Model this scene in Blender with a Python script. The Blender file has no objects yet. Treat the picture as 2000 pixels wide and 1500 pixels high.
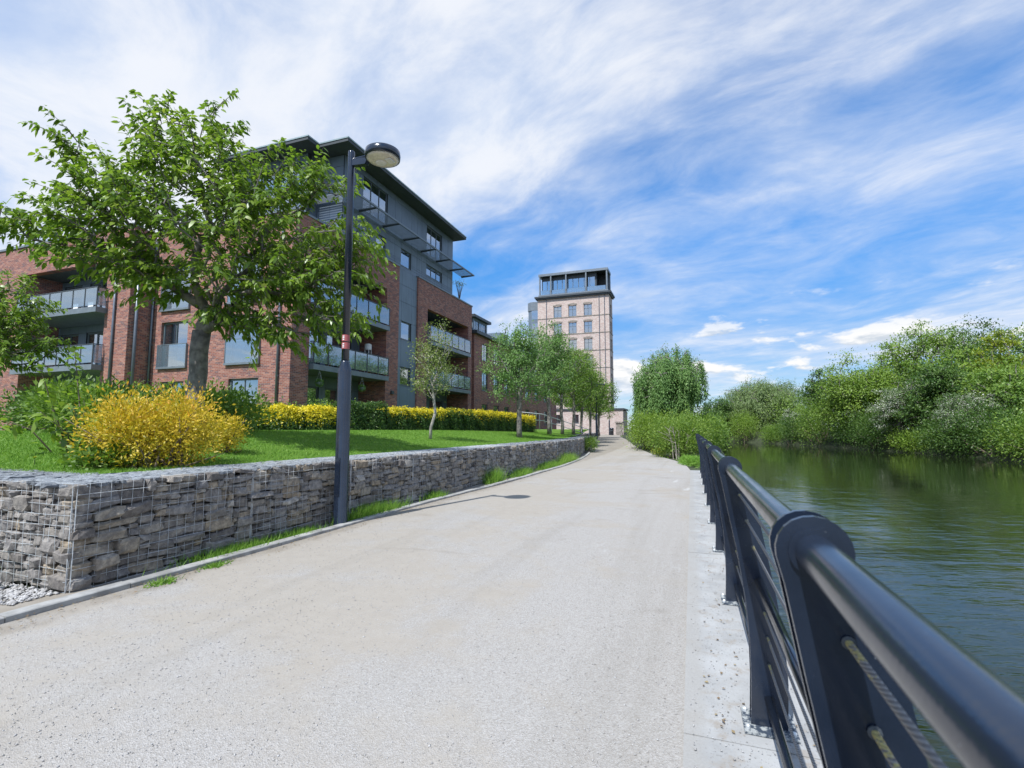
import bpy, math, random
import numpy as np
from mathutils import Vector, Matrix

# ------------------------------------------------------------------ camera, sky, sun, exposure
S = bpy.context.scene
YAW = math.radians(19.803); PITCH = math.radians(5.194)
cam_d = bpy.data.cameras.new('camera'); cam = bpy.data.objects.new('camera', cam_d)
S.collection.objects.link(cam); S.camera = cam
cam.location = (0, 0, 1.5)
cam.rotation_euler = (math.radians(90) + PITCH, 0, YAW)
cam_d.sensor_width = 36; cam_d.lens = 17.424; cam_d.clip_start = 0.02; cam_d.clip_end = 2000
cam_d.dof.use_dof = True; cam_d.dof.focus_distance = 8.0; cam_d.dof.aperture_fstop = 5.0
S.view_settings.view_transform = 'Standard'; S.view_settings.look = 'None'
S.view_settings.gamma = 1; S.view_settings.exposure = 0.24
S.view_settings.use_curve_mapping = False
S.cycles.max_bounces = 8; S.cycles.diffuse_bounces = 3; S.cycles.glossy_bounces = 3
S.cycles.transmission_bounces = 4; S.cycles.transparent_max_bounces = 10
S.cycles.sample_clamp_indirect = 6; S.cycles.use_denoising = True

SUN_V = Vector((0.95, 4.05, -6.05)).normalized()          # direction the light travels
sun_d = bpy.data.lights.new('sun', 'SUN'); sun = bpy.data.objects.new('sun', sun_d)
S.collection.objects.link(sun); sun_d.energy = 5.0; sun_d.angle = math.radians(0.53); sun_d.color = (1.0, 0.985, 0.955)
sun.rotation_euler = SUN_V.to_track_quat('-Z', 'Y').to_euler()
sun.location = (-10, -40, 60)
SUN_EL = math.asin(-SUN_V.z); SUN_AZ = math.atan2(-SUN_V.x, -SUN_V.y)

def NT(nt, t, **kw):
    n = nt.nodes.new(t)
    for k, v in kw.items():
        if k in ('op',): n.operation = v
        elif hasattr(n, k) and k not in n.inputs: setattr(n, k, v)
    return n
class G:
    """small node-graph helper"""
    def __init__(s, nt): s.nt = nt
    def link(s, a, b): s.nt.links.new(a, b)
    def put(s, sock, v):
        if v is None: return
        if hasattr(v, 'links'): s.link(v, sock)
        elif isinstance(v, (tuple, list)):
            sock.default_value = tuple(v) if len(v) == len(sock.default_value) else tuple(v) + (1,)
        else: sock.default_value = v
    def math(s, op, a, b=None, c=None, clamp=False):
        n = s.nt.nodes.new('ShaderNodeMath'); n.operation = op; n.use_clamp = clamp
        s.put(n.inputs[0], a); s.put(n.inputs[1], b)
        if c is not None: s.put(n.inputs[2], c)
        return n.outputs[0]
    def comb(s, x=0, y=0, z=0):
        n = s.nt.nodes.new('ShaderNodeCombineXYZ')
        for i, v in enumerate((x, y, z)): s.put(n.inputs[i], v)
        return n.outputs[0]
    def sep(s, v):
        n = s.nt.nodes.new('ShaderNodeSeparateXYZ'); s.link(v, n.inputs[0]); return n.outputs
    def noise(s, vec, scale=1, detail=4, rough=0.5, dist=0.0, dim='3D'):
        n = s.nt.nodes.new('ShaderNodeTexNoise'); n.noise_dimensions = dim
        if vec is not None: s.link(vec, n.inputs['Vector'])
        n.inputs['Scale'].default_value = scale; n.inputs['Detail'].default_value = detail
        n.inputs['Roughness'].default_value = rough; n.inputs['Distortion'].default_value = dist
        return n.outputs['Fac']
    def voro(s, vec, scale=1, feature='F1', out='Distance', rnd=1.0):
        n = s.nt.nodes.new('ShaderNodeTexVoronoi'); n.feature = feature
        if vec is not None: s.link(vec, n.inputs['Vector'])
        n.inputs['Scale'].default_value = scale; n.inputs['Randomness'].default_value = rnd
        return n.outputs[out]
    def ramp(s, fac, stops, interp='LINEAR'):
        n = s.nt.nodes.new('ShaderNodeValToRGB'); e = n.color_ramp; e.interpolation = interp
        while len(e.elements) < len(stops): e.elements.new(0.5)
        for el, (p, c) in zip(e.elements, stops):
            el.position = p; el.color = (c, c, c, 1) if not isinstance(c, (tuple, list)) else tuple(c) + (1,)
        s.put(n.inputs[0], fac); return n.outputs[0]
    def smooth(s, v, a, b):
        n = s.nt.nodes.new('ShaderNodeMapRange'); n.interpolation_type = 'SMOOTHSTEP'
        s.put(n.inputs[0], v); n.inputs[1].default_value = a; n.inputs[2].default_value = b
        return n.outputs[0]
    def mix(s, f, a, b, blend='MIX'):
        n = s.nt.nodes.new('ShaderNodeMix'); n.data_type = 'RGBA'; n.blend_type = blend
        s.put(n.inputs[0], f); s.put(n.inputs[6], a); s.put(n.inputs[7], b); return n.outputs[2]
    def vmath(s, op, a, b=None):
        n = s.nt.nodes.new('ShaderNodeVectorMath'); n.operation = op
        s.put(n.inputs[0], a)
        if b is not None: s.put(n.inputs[1], b)
        return n.outputs[0]
    def bump(s, h, strength=0.3, dist=0.02, normal=None):
        n = s.nt.nodes.new('ShaderNodeBump'); n.inputs['Strength'].default_value = strength
        n.inputs['Distance'].default_value = dist; s.link(h, n.inputs['Height'])
        if normal is not None: s.link(normal, n.inputs['Normal'])
        return n.outputs[0]

W = bpy.data.worlds.new('World'); S.world = W; W.use_nodes = True
def build_world():
    nt = W.node_tree; nt.nodes.clear(); g = G(nt)
    sky = nt.nodes.new('ShaderNodeTexSky'); sky.sky_type = 'NISHITA'; sky.sun_disc = False
    sky.sun_elevation = SUN_EL; sky.sun_rotation = SUN_AZ; sky.altitude = 50
    sky.air_density = 1.0; sky.dust_density = 0.4; sky.ozone_density = 2.2
    tc = nt.nodes.new('ShaderNodeTexCoord').outputs['Generated']
    x, y, z = g.sep(tc)
    zz = g.math('ADD', g.math('MAXIMUM', z, 0.0), 0.10)
    u = g.math('DIVIDE', x, zz); w = g.math('DIVIDE', y, zz)
    s_ = g.math('ADD', g.math('MULTIPLY', u, -0.80), g.math('MULTIPLY', w, 0.60))
    t_ = g.math('ADD', g.math('MULTIPLY', u, 0.60), g.math('MULTIPLY', w, 0.80))
    t_ = g.math('ADD', t_, SKY_T); s_ = g.math('ADD', s_, SKY_S)
    SD = SKY_SEED
    warp = g.noise(g.comb(s_, t_, SD + 2.2), 0.5, 3, 0.5)
    tw_ = g.math('ADD', t_, g.math('MULTIPLY', warp, 1.1))
    wisps = g.noise(g.comb(g.math('MULTIPLY', s_, 0.55), tw_, SD), 0.95, 9, 0.54, 0.25)
    broad = g.noise(g.comb(g.math('MULTIPLY', s_, 0.6), t_, SD + 4.7), 0.40, 3, 0.5, 0.3)
    fine = g.noise(g.comb(g.math('MULTIPLY', s_, 0.9), g.math('MULTIPLY', tw_, 1.3), SD + 9), 2.6, 9, 0.62, 0.3)
    d = g.math('ADD', g.math('MULTIPLY', wisps, 0.78), g.math('MULTIPLY', broad, 0.50))
    d = g.math('ADD', d, g.math('MULTIPLY', fine, 0.34))
    cov = g.math('MULTIPLY', g.smooth(d, 0.565, 0.95), 0.96)
    thick = g.smooth(g.math('ADD', d, g.math('MULTIPLY', g.math('SUBTRACT', fine, 0.5), 0.9)), 0.68, 1.08)
    ccol = g.mix(thick, (7.0, 7.9, 9.5), (9.0, 9.3, 9.9))
    deep = g.mix(1.0, sky.outputs[0], g.mix(g.smooth(z, 0.08, 0.42), (0.74, 1.00, 1.30), (0.46, 1.45, 2.20)), 'MULTIPLY')
    col = g.mix(cov, deep, ccol)
    # small fair-weather cumulus low over the horizon
    az = g.math('ARCTAN2', x, y)
    el = g.math('ARCSINE', z)
    cu = g.noise(g.comb(g.math('MULTIPLY', az, 5.2), g.math('MULTIPLY', el, 13.0), 3.3 + CU_SEED), 1.25, 8, 0.55, 0.1)
    band = g.math('MULTIPLY', g.smooth(el, 0.045, 0.11), g.smooth(el, 0.30, 0.13))
    cuf = g.math('MULTIPLY', g.smooth(g.math('ADD', g.math('MULTIPLY', cu, 1.0), g.math('MULTIPLY', band, 0.12)), 0.63, 0.70), band, clamp=True)
    shade = g.noise(g.comb(g.math('MULTIPLY', az, 5.2), g.math('ADD', g.math('MULTIPLY', el, 13.0), 0.16), 3.3 + CU_SEED), 1.25, 8, 0.55, 0.1)
    cuc = g.mix(g.smooth(g.math('SUBTRACT', cu, shade), -0.06, 0.05), (6.2, 6.9, 7.8), (10.0, 10.0, 10.0))
    col = g.mix(cuf, col, cuc)
    col = g.mix(g.smooth(z, -0.03, 0.0), (3.2, 3.5, 3.6), col)      # hazy ground tone below the horizon
    bg = nt.nodes.new('ShaderNodeBackground'); bg.inputs[1].default_value = 0.086
    out = nt.nodes.new('ShaderNodeOutputWorld')
    g.link(col, bg.inputs[0]); g.link(bg.outputs[0], out.inputs[0])
SKY_SEED = 21.6; SKY_T = 0.4; SKY_S = -0.9; CU_SEED = 0.0
build_world()

random.seed(11); RNG = np.random.default_rng(11)
COL = S.collection

# ------------------------------------------------------------------ materials
MATS = {}
def new_mat(name):
    m = bpy.data.materials.new(name); m.use_nodes = True; nt = m.node_tree
    b = nt.nodes['Principled BSDF']; MATS[name] = m
    return m, nt, b, G(nt)
def pos(nt): return nt.nodes.new('ShaderNodeNewGeometry').outputs['Position']

def mat_plain(name, col, rough=0.5, metal=0.0, var=0.12, scale=3.0, bump=0.0, bscale=60, spec=0.5):
    m, nt, b, g = new_mat(name); p = pos(nt)
    n = g.noise(p, scale, 6, 0.6)
    lo = tuple(c * (1 - var) for c in col); hi = tuple(min(1, c * (1 + var)) for c in col)
    g.link(g.mix(g.smooth(n, 0.3, 0.7), lo, hi), b.inputs['Base Color'])
    b.inputs['Metallic'].default_value = metal
    g.link(g.ramp(g.noise(p, scale * 4, 5, 0.6), [(0.3, max(0, rough - 0.1)), (0.7, min(1, rough + 0.12))]), b.inputs['Roughness'])
    b.inputs['Specular IOR Level'].default_value = spec
    if bump: g.link(g.bump(g.noise(p, bscale, 4, 0.6), bump, 0.01), b.inputs['Normal'])
    return m

def mat_brick(name, cols, mortar, bw=0.225, bh=0.075, dirt=0.25):
    m, nt, b, g = new_mat(name); p = pos(nt); x, y, z = g.sep(p)
    nrm = nt.nodes.new('ShaderNodeNewGeometry').outputs['True Normal']; nx = g.sep(nrm)[0]
    f = g.math('GREATER_THAN', g.math('ABSOLUTE', nx), 0.5)
    uu = g.math('ADD', g.math('MULTIPLY', y, f), g.math('MULTIPLY', x, g.math('SUBTRACT', 1.0, f)))
    vec = g.comb(uu, z, 0)
    br = nt.nodes.new('ShaderNodeTexBrick'); g.link(vec, br.inputs['Vector'])
    br.inputs['Scale'].default_value = 1; br.inputs['Brick Width'].default_value = bw; br.inputs['Row Height'].default_value = bh
    br.inputs['Mortar Size'].default_value = 0.006; br.inputs['Mortar Smooth'].default_value = 0.2
    br.inputs['Color1'].default_value = (0, 0, 0, 1); br.inputs['Color2'].default_value = (1, 1, 1, 1); br.inputs['Mortar'].default_value = (0.5, 0.5, 0.5, 1)
    # per-brick random colour from snapped coordinates
    row = g.math('FLOOR', g.math('DIVIDE', z, bh))
    off = g.math('MULTIPLY', g.math('MODULO', g.math('ABSOLUTE', row), 2.0), 0.5)
    colx = g.math('FLOOR', g.math('ADD', g.math('DIVIDE', uu, bw), off))
    wn = nt.nodes.new('ShaderNodeTexWhiteNoise'); wn.noise_dimensions = '2D'; g.link(g.comb(colx, row, 0), wn.inputs['Vector'])
    n = len(cols); c = g.ramp(wn.outputs['Value'], [(i / n, cc) for i, cc in enumerate(cols)], 'CONSTANT')
    big = g.noise(p, 0.5, 5, 0.6)
    c = g.mix(g.math('MULTIPLY', g.smooth(big, 0.45, 0.75), dirt), c, tuple(k * 0.5 for k in cols[0]))
    c = g.mix(br.outputs['Fac'], c, mortar)
    g.link(c, b.inputs['Base Color']); b.inputs['Roughness'].default_value = 0.85
    g.link(g.bump(g.math('ADD', g.math('MULTIPLY', br.outputs['Fac'], -1.0), g.math('MULTIPLY', g.noise(p, 40, 3), 0.4)), 0.5, 0.008), b.inputs['Normal'])
    return m

def mat_leaf(name, stops, trans=0.35, rough=0.45, spec=0.35, flower=None):
    m, nt, b, g = new_mat(name)
    a = nt.nodes.new('ShaderNodeAttribute'); a.attribute_name = 'v'
    c = g.ramp(a.outputs['Fac'], stops)
    g.link(c, b.inputs['Base Color']); b.inputs['Roughness'].default_value = rough; b.inputs['Specular IOR Level'].default_value = spec
    tr = nt.nodes.new('ShaderNodeBsdfTranslucent')
    g.link(g.mix(1.0, c, (1.25, 1.35, 0.7), 'MULTIPLY'), tr.inputs[0])
    mx = nt.nodes.new('ShaderNodeMixShader'); mx.inputs[0].default_value = trans
    g.link(b.outputs[0], mx.inputs[1]); g.link(tr.outputs[0], mx.inputs[2])
    g.link(mx.outputs[0], nt.nodes['Material Output'].inputs[0])
    return m

def mat_glass(name, tint, refl=0.5, trans=0.5, diff=(0.3, 0.4, 0.5)):
    m, nt, b, g = new_mat(name)
    b.inputs['Base Color'].default_value = diff + (1,); b.inputs['Roughness'].default_value = 0.03
    b.inputs['Specular IOR Level'].default_value = 0.9
    p = pos(nt); g.link(g.bump(g.noise(p, 1.3, 2), 0.06, 0.05), b.inputs['Normal'])
    gl = nt.nodes.new('ShaderNodeBsdfGlossy'); gl.inputs['Roughness'].default_value = 0.02; gl.inputs['Color'].default_value = (0.9, 0.95, 1, 1)
    tr = nt.nodes.new('ShaderNodeBsdfTransparent'); tr.inputs[0].default_value = tint + (1,)
    m1 = nt.nodes.new('ShaderNodeMixShader'); m1.inputs[0].default_value = trans
    g.link(b.outputs[0], m1.inputs[1]); g.link(tr.outputs[0], m1.inputs[2])
    m2 = nt.nodes.new('ShaderNodeMixShader'); m2.inputs[0].default_value = refl
    g.link(m1.outputs[0], m2.inputs[1]); g.link(gl.outputs[0], m2.inputs[2])
    g.link(m2.outputs[0], nt.nodes['Material Output'].inputs[0])
    return m

M = {}
M['brick'] = mat_brick('red_brick', [(0.27, 0.092, 0.066), (0.32, 0.125, 0.092), (0.21, 0.072, 0.062), (0.37, 0.165, 0.125), (0.145, 0.066, 0.070), (0.29, 0.105, 0.078)], (0.34, 0.30, 0.275), dirt=0.35)
M['mill'] = mat_brick('pale_mill_brick', [(0.50, 0.39, 0.35), (0.55, 0.45, 0.41), (0.44, 0.32, 0.29), (0.58, 0.50, 0.46), (0.48, 0.36, 0.32)], (0.52, 0.47, 0.44), 0.24, 0.085, 0.35)
M['clad'] = mat_plain('slate_blue_cladding', (0.140, 0.180, 0.235), 0.42, 0.0, 0.10, 0.8, 0.03, 30)
def mat_clad():
    m, nt, b, g = new_mat('slate_blue_cladding_panel'); p = pos(nt); x, y, z = g.sep(p)
    st = g.noise(g.comb(g.math('MULTIPLY', g.math('ADD', x, y), 7.0), g.math('MULTIPLY', z, 0.35), 0), 1.0, 5, 0.6)
    bl = g.noise(p, 0.7, 5, 0.6)
    c = g.mix(g.smooth(bl, 0.3, 0.7), (0.125, 0.165, 0.215), (0.155, 0.20, 0.26))
    c = g.mix(g.math('MULTIPLY', g.smooth(st, 0.52, 0.72), 0.35), c, (0.085, 0.11, 0.14))
    g.link(c, b.inputs['Base Color']); g.link(g.ramp(st, [(0.3, 0.34), (0.7, 0.55)]), b.inputs['Roughness']); return m
M['clad'] = mat_clad()
M['clad_dark'] = mat_plain('dark_grey_trim', (0.045, 0.055, 0.065), 0.45, 0.0, 0.15, 2)
M['soffit'] = mat_plain('dark_soffit', (0.05, 0.06, 0.068), 0.6, 0, 0.1, 1.5)
M['metal_grey'] = mat_plain('grey_painted_steel', (0.17, 0.20, 0.23), 0.4, 0.2, 0.12, 3)
M['fascia'] = mat_plain('pale_fascia', (0.30, 0.37, 0.38), 0.4, 0.3, 0.1, 2)
M['frame'] = mat_plain('window_frame_grey', (0.10, 0.125, 0.145), 0.4, 0.0, 0.1, 3)
M['pipe'] = mat_plain('downpipe_grey', (0.13, 0.15, 0.185), 0.35, 0.3, 0.1, 3)
M['glass'] = mat_glass('window_glass', (0.55, 0.62, 0.66), 0.44, 0.74, (0.05, 0.08, 0.10))
M['balglass'] = mat_glass('balustrade_glass', (0.70, 0.79, 0.84), 0.24, 0.70, (0.30, 0.38, 0.45))
M['curtain'] = mat_plain('curtain_white', (0.72, 0.72, 0.70), 0.9, 0, 0.06, 4)
M['inner'] = mat_plain('dim_room', (0.16, 0.15, 0.14), 0.9, 0, 0.2, 1)
M['concrete'] = mat_plain('kerb_concrete', (0.30, 0.297, 0.285), 0.9, 0, 0.28, 5, 0.25, 120)
M['white'] = mat_plain('white_plastic', (0.75, 0.76, 0.76), 0.4, 0, 0.05)
M['terracotta'] = mat_plain('terracotta', (0.42, 0.19, 0.11), 0.8, 0, 0.2, 8)
M['bark'] = mat_plain('grey_bark', (0.17, 0.155, 0.14), 0.9, 0, 0.45, 7, 0.9, 28)
M['bark_pale'] = mat_plain('pale_bark', (0.29, 0.27, 0.245), 0.85, 0, 0.4, 9, 0.6, 25)
M['twig'] = mat_plain('brown_twig', (0.16, 0.125, 0.09), 0.9, 0, 0.3, 10)
M['twig_grey'] = mat_plain('bare_grey_twig', (0.30, 0.26, 0.23), 0.9, 0, 0.2, 10)
M['gap_shade'] = mat_plain('gap_shade', (0.075, 0.055, 0.04), 0.95, 0, 0.3, 6, 0.6, 40)
M['wire'] = mat_plain('galvanised_wire', (0.60, 0.63, 0.65), 0.5, 0.3, 0.2, 12)
M['red'] = mat_plain('red_sticker', (0.36, 0.09, 0.09), 0.5, 0, 0.1, 20)
M['lens'] = mat_plain('lamp_lens', (0.70, 0.63, 0.50), 0.25, 0, 0.12, 9)
M['chrome'] = mat_plain('lamp_reflector', (0.75, 0.72, 0.66), 0.6, 0.1, 0.1, 6)
M['stonepillar'] = mat_plain('gritstone', (0.26, 0.23, 0.20), 0.9, 0, 0.35, 4, 0.5, 30)

def mat_black_paint():
    m, nt, b, g = new_mat('blue_black_paint'); p = pos(nt)
    n = g.noise(p, 3, 6, 0.6); f = g.noise(p, 55, 4, 0.7)
    c = g.mix(g.smooth(n, 0.3, 0.7), (0.007, 0.012, 0.024), (0.014, 0.022, 0.040))
    c = g.mix(g.math('MULTIPLY', g.smooth(f, 0.70, 0.74), 0.5), c, (0.30, 0.32, 0.34))
    g.link(c, b.inputs['Base Color'])
    g.link(g.ramp(g.noise(p, 8, 5), [(0.3, 0.13), (0.7, 0.24)]), b.inputs['Roughness'])
    b.inputs['Specular IOR Level'].default_value = 0.75
    g.link(g.bump(g.noise(p, 140, 3), 0.06, 0.004), b.inputs['Normal'])
    return m
M['black'] = mat_black_paint()
def mat_footplate():
    m, nt, b, g = new_mat('worn_foot_plate'); p = pos(nt); f = g.noise(p, 38, 6, 0.7)
    g.link(g.mix(g.smooth(f, 0.45, 0.58), (0.035, 0.05, 0.075), (0.34, 0.36, 0.36)), b.inputs['Base Color']); b.inputs['Roughness'].default_value = 0.6
    return m
M['foot'] = mat_footplate()
def mat_cable():
    m, nt, b, g = new_mat('flaking_cable'); p = pos(nt); x, y, z = g.sep(p)
    tw = g.math('SINE', g.math('MULTIPLY', g.math('ADD', y, g.math('MULTIPLY', z, 3.0)), 420.0))
    c = g.mix(g.smooth(tw, -0.5, 0.5), (0.13, 0.12, 0.12), (0.26, 0.25, 0.24))
    # yellow sleeve left where the cable meets each post
    ph = g.math('ABSOLUTE', g.math('SUBTRACT', g.math('MODULO', g.math('ADD', y, 19.9), 1.9), 0.0))
    near = g.smooth(ph, 1.60, 1.90)
    f = g.noise(p, 70, 4, 0.7)
    c = g.mix(g.math('MULTIPLY', g.smooth(g.math('ADD', f, g.math('MULTIPLY', near, 0.34)), 0.735, 0.78), 0.85), c, (0.46, 0.39, 0.14))
    g.link(c, b.inputs['Base Color']); b.inputs['Roughness'].default_value = 0.55
    g.link(g.bump(tw, 0.5, 0.002), b.inputs['Normal'])
    return m
M['cable'] = mat_cable()

def mat_path():
    m, nt, b, g = new_mat('gravel_path'); p = pos(nt); x, y, z = g.sep(p)
    grain = g.voro(p, 150, 'F1', 'Color'); gr = g.sep(grain)[0]
    cell = g.voro(p, 150, 'F1', 'Distance')
    grain2 = g.sep(g.voro(p, 34, 'F1', 'Color'))[1]
    patch = g.noise(p, 0.45, 6, 0.62, 0.6); patch2 = g.noise(g.vmath('ADD', p, (7, 3, 0)), 1.7, 6, 0.65, 0.3)
    side = g.smooth(x, -3.8, -0.4)
    gravelly = g.smooth(g.math('ADD', g.math('MULTIPLY', patch, 0.7), g.math('ADD', g.math('MULTIPLY', patch2, 0.35), g.math('MULTIPLY', side, 0.14))), 0.50, 0.66)
    sand = g.mix(g.noise(p, 6, 6, 0.65), (0.285, 0.256, 0.215), (0.36, 0.327, 0.282))
    stones = g.ramp(gr, [(0.0, (0.26, 0.25, 0.24)), (0.3, (0.335, 0.325, 0.315)), (0.65, (0.38, 0.373, 0.367)), (0.93, (0.46, 0.456, 0.453))])
    c = g.mix(g.math('ADD', g.math('MULTIPLY', gravelly, 0.50), 0.14), sand, stones)
    c = g.mix(g.math('MULTIPLY', g.smooth(grain2, 0.94, 0.98), 0.12), c, (0.23, 0.215, 0.205))
    pale = g.smooth(g.noise(g.comb(g.math('MULTIPLY', x, 2.6), g.math('MULTIPLY', y, 0.55), 2.0), 1.0, 5, 0.6), 0.62, 0.70)
    pale = g.math('MULTIPLY', pale, g.smooth(x, -1.6, -0.7))
    c = g.mix(g.math('MULTIPLY', pale, 0.55), c, (0.50, 0.50, 0.50))
    tr = g.noise(g.comb(g.math('MULTIPLY', x, 1.5), g.math('MULTIPLY', y, 0.10), 11.0), 1.0, 4, 0.55, 0.4)
    c = g.mix(g.math('MULTIPLY', g.smooth(tr, 0.50, 0.66), 0.24), c, (0.235, 0.217, 0.188))       # worn, compacted lines along the path
    edge = g.math('ADD', g.math('MULTIPLY', g.smooth(x, -4.3, -5.0), 1.0), g.math('MULTIPLY', g.smooth(g.noise(p, 3.0, 5, 0.6), 0.4, 0.7), 0.35))
    c = g.mix(g.math('MULTIPLY', g.smooth(edge, 0.75, 1.25), 0.55), c, (0.20, 0.172, 0.135))   # dirt gathered against the kerb
    stain = g.smooth(g.noise(g.comb(x, g.math('MULTIPLY', y, 1.6), 5.0), 0.7, 5, 0.6, 0.5), 0.60, 0.72)
    c = g.mix(g.math('MULTIPLY', stain, 0.32), c, (0.20, 0.178, 0.148))
    g.link(c, b.inputs['Base Color']); b.inputs['Roughness'].default_value = 0.95; b.inputs['Specular IOR Level'].default_value = 0.15
    h = g.math('ADD', g.math('MULTIPLY', cell, g.math('ADD', 0.5, gravelly)), g.math('MULTIPLY', g.noise(p, 9, 5, 0.6), 1.2))
    g.link(g.bump(h, 0.42, 0.010), b.inputs['Normal'])
    return m
M['path'] = mat_path()
def mat_coping():
    m, nt, b, g = new_mat('speckled_coping_concrete'); p = pos(nt)
    n = g.noise(p, 2.2, 7, 0.65); sp = g.noise(p, 60, 4, 0.7); blot = g.noise(p, 5.5, 6, 0.7)
    c = g.mix(g.smooth(n, 0.3, 0.7), (0.27, 0.274, 0.274), (0.375, 0.38, 0.38))
    c = g.mix(g.math('MULTIPLY', g.smooth(sp, 0.60, 0.68), 0.75), c, (0.15, 0.135, 0.125))
    c = g.mix(g.math('MULTIPLY', g.smooth(blot, 0.52, 0.66), 0.75), c, (0.27, 0.24, 0.205))
    x, y, z = g.sep(p)
    wear = g.math('ADD', g.smooth(x, 0.14, -0.10), g.math('MULTIPLY', g.noise(p, 3.2, 7, 0.7), 1.1))
    grit = g.mix(g.noise(p, 90, 3, 0.6), (0.235, 0.225, 0.205), (0.375, 0.37, 0.36))
    c = g.mix(g.math('MULTIPLY', g.smooth(wear, 0.80, 1.30), 0.8), c, grit)                    # gravel and dust trodden over the inner edge
    g.link(c, b.inputs['Base Color']); b.inputs['Roughness'].default_value = 0.92
    g.link(g.bump(sp, 0.35, 0.006), b.inputs['Normal'])
    return m
M['coping'] = mat_coping()
def mat_stone():
    m, nt, b, g = new_mat('gabion_stone'); p = pos(nt)
    a = nt.nodes.new('ShaderNodeAttribute'); a.attribute_name = 'v'
    oi = nt.nodes.new('ShaderNodeObjectInfo')
    r = g.math('FRACT', g.math('ADD', a.outputs['Fac'], oi.outputs['Random']))
    c = g.ramp(r, [(0.0, (0.16, 0.145, 0.135)), (0.22, (0.24, 0.225, 0.21)), (0.45, (0.31, 0.295, 0.28)), (0.62, (0.26, 0.25, 0.245)), (0.78, (0.34, 0.31, 0.265)), (0.92, (0.36, 0.295, 0.215)), (1.0, (0.47, 0.46, 0.44))])
    c = g.mix(1.0, c, (0.86, 0.87, 0.885), 'MULTIPLY')
    n = g.noise(p, 14, 7, 0.7); n2 = g.noise(p, 55, 4, 0.6)
    c = g.mix(g.smooth(n, 0.35, 0.7), g.mix(1.0, c, (0.62, 0.60, 0.60), 'MULTIPLY'), g.mix(1.0, c, (1.35, 1.30, 1.22), 'MULTIPLY'))
    c = g.mix(g.math('MULTIPLY', g.smooth(n2, 0.62, 0.72), 0.4), c, (0.45, 0.44, 0.41))
    g.link(c, b.inputs['Base Color']); b.inputs['Roughness'].default_value = 0.9
    g.link(g.bump(g.math('ADD', n, g.math('MULTIPLY', n2, 0.5)), 0.9, 0.02), b.inputs['Normal'])
    return m
M['stone'] = mat_stone()
M['slate'] = mat_plain('flat_top_stone', (0.16, 0.175, 0.195), 0.75, 0, 0.4, 9, 0.6, 40)
def mat_lawn():
    m, nt, b, g = new_mat('lawn_green'); p = pos(nt)
    n = g.noise(p, 0.9, 6, 0.6); f = g.noise(p, 45, 4, 0.7)
    c = g.mix(g.smooth(n, 0.3, 0.7), (0.095, 0.19, 0.028), (0.155, 0.27, 0.045))
    c = g.mix(g.math('MULTIPLY', f, 0.5), c, (0.07, 0.14, 0.022))
    g.link(c, b.inputs['Base Color']); b.inputs['Roughness'].default_value = 0.9; b.inputs['Specular IOR Level'].default_value = 0.1
    g.link(g.bump(f, 0.8, 0.03), b.inputs['Normal'])
    return m
M['lawn'] = mat_lawn()
M['bank'] = mat_plain('bank_earth', (0.034, 0.045, 0.017), 0.95, 0, 0.4, 1.2, 0.5, 10)
def mat_water():
    m, nt, b, g = new_mat('river_water'); p = pos(nt); x, y, z = g.sep(p)
    a = g.math('ADD', g.math('MULTIPLY', x, math.cos(0.30)), g.math('MULTIPLY', y, math.sin(0.30)))   # along crests
    c_ = g.math('ADD', g.math('MULTIPLY', x, -math.sin(0.30)), g.math('MULTIPLY', y, math.cos(0.30)))
    calm = g.noise(g.comb(g.math('MULTIPLY', a, 0.16), g.math('MULTIPLY', c_, 0.10), 1.0), 1.0, 4, 0.6)
    nearf = g.ramp(g.math('DIVIDE', y, 60.0), [(0.0, 1.0), (0.16, 0.50), (0.45, 0.09), (1.0, 0.035)])
    w1 = g.noise(g.comb(g.math('MULTIPLY', a, 0.9), g.math('MULTIPLY', c_, 3.0), 0.0), 1.0, 4, 0.5, 0.6)
    w2 = g.noise(g.comb(g.math('MULTIPLY', a, 2.6), g.math('MULTIPLY', c_, 9.0), 3.0), 1.0, 3, 0.5, 0.4)
    w3 = g.noise(g.comb(g.math('MULTIPLY', a, 0.35), g.math('MULTIPLY', c_, 0.8), 8.0), 1.0, 2, 0.5)
    h = g.math('ADD', g.math('MULTIPLY', w1, 1.0), g.math('ADD', g.math('MULTIPLY', w2, 0.30), g.math('MULTIPLY', w3, 1.2)))
    h = g.math('MULTIPLY', h, g.math('MULTIPLY', g.math('ADD', 0.35, g.smooth(calm, 0.35, 0.65)), nearf))
    b.inputs['Base Color'].default_value = (0.015, 0.022, 0.009, 1); b.inputs['Roughness'].default_value = 0.03
    b.inputs['IOR'].default_value = 1.333; b.inputs['Specular IOR Level'].default_value = 0.5
    g.link(g.bump(h, 0.85, 0.10), b.inputs['Normal'])
    return m
M['water'] = mat_water()

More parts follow.
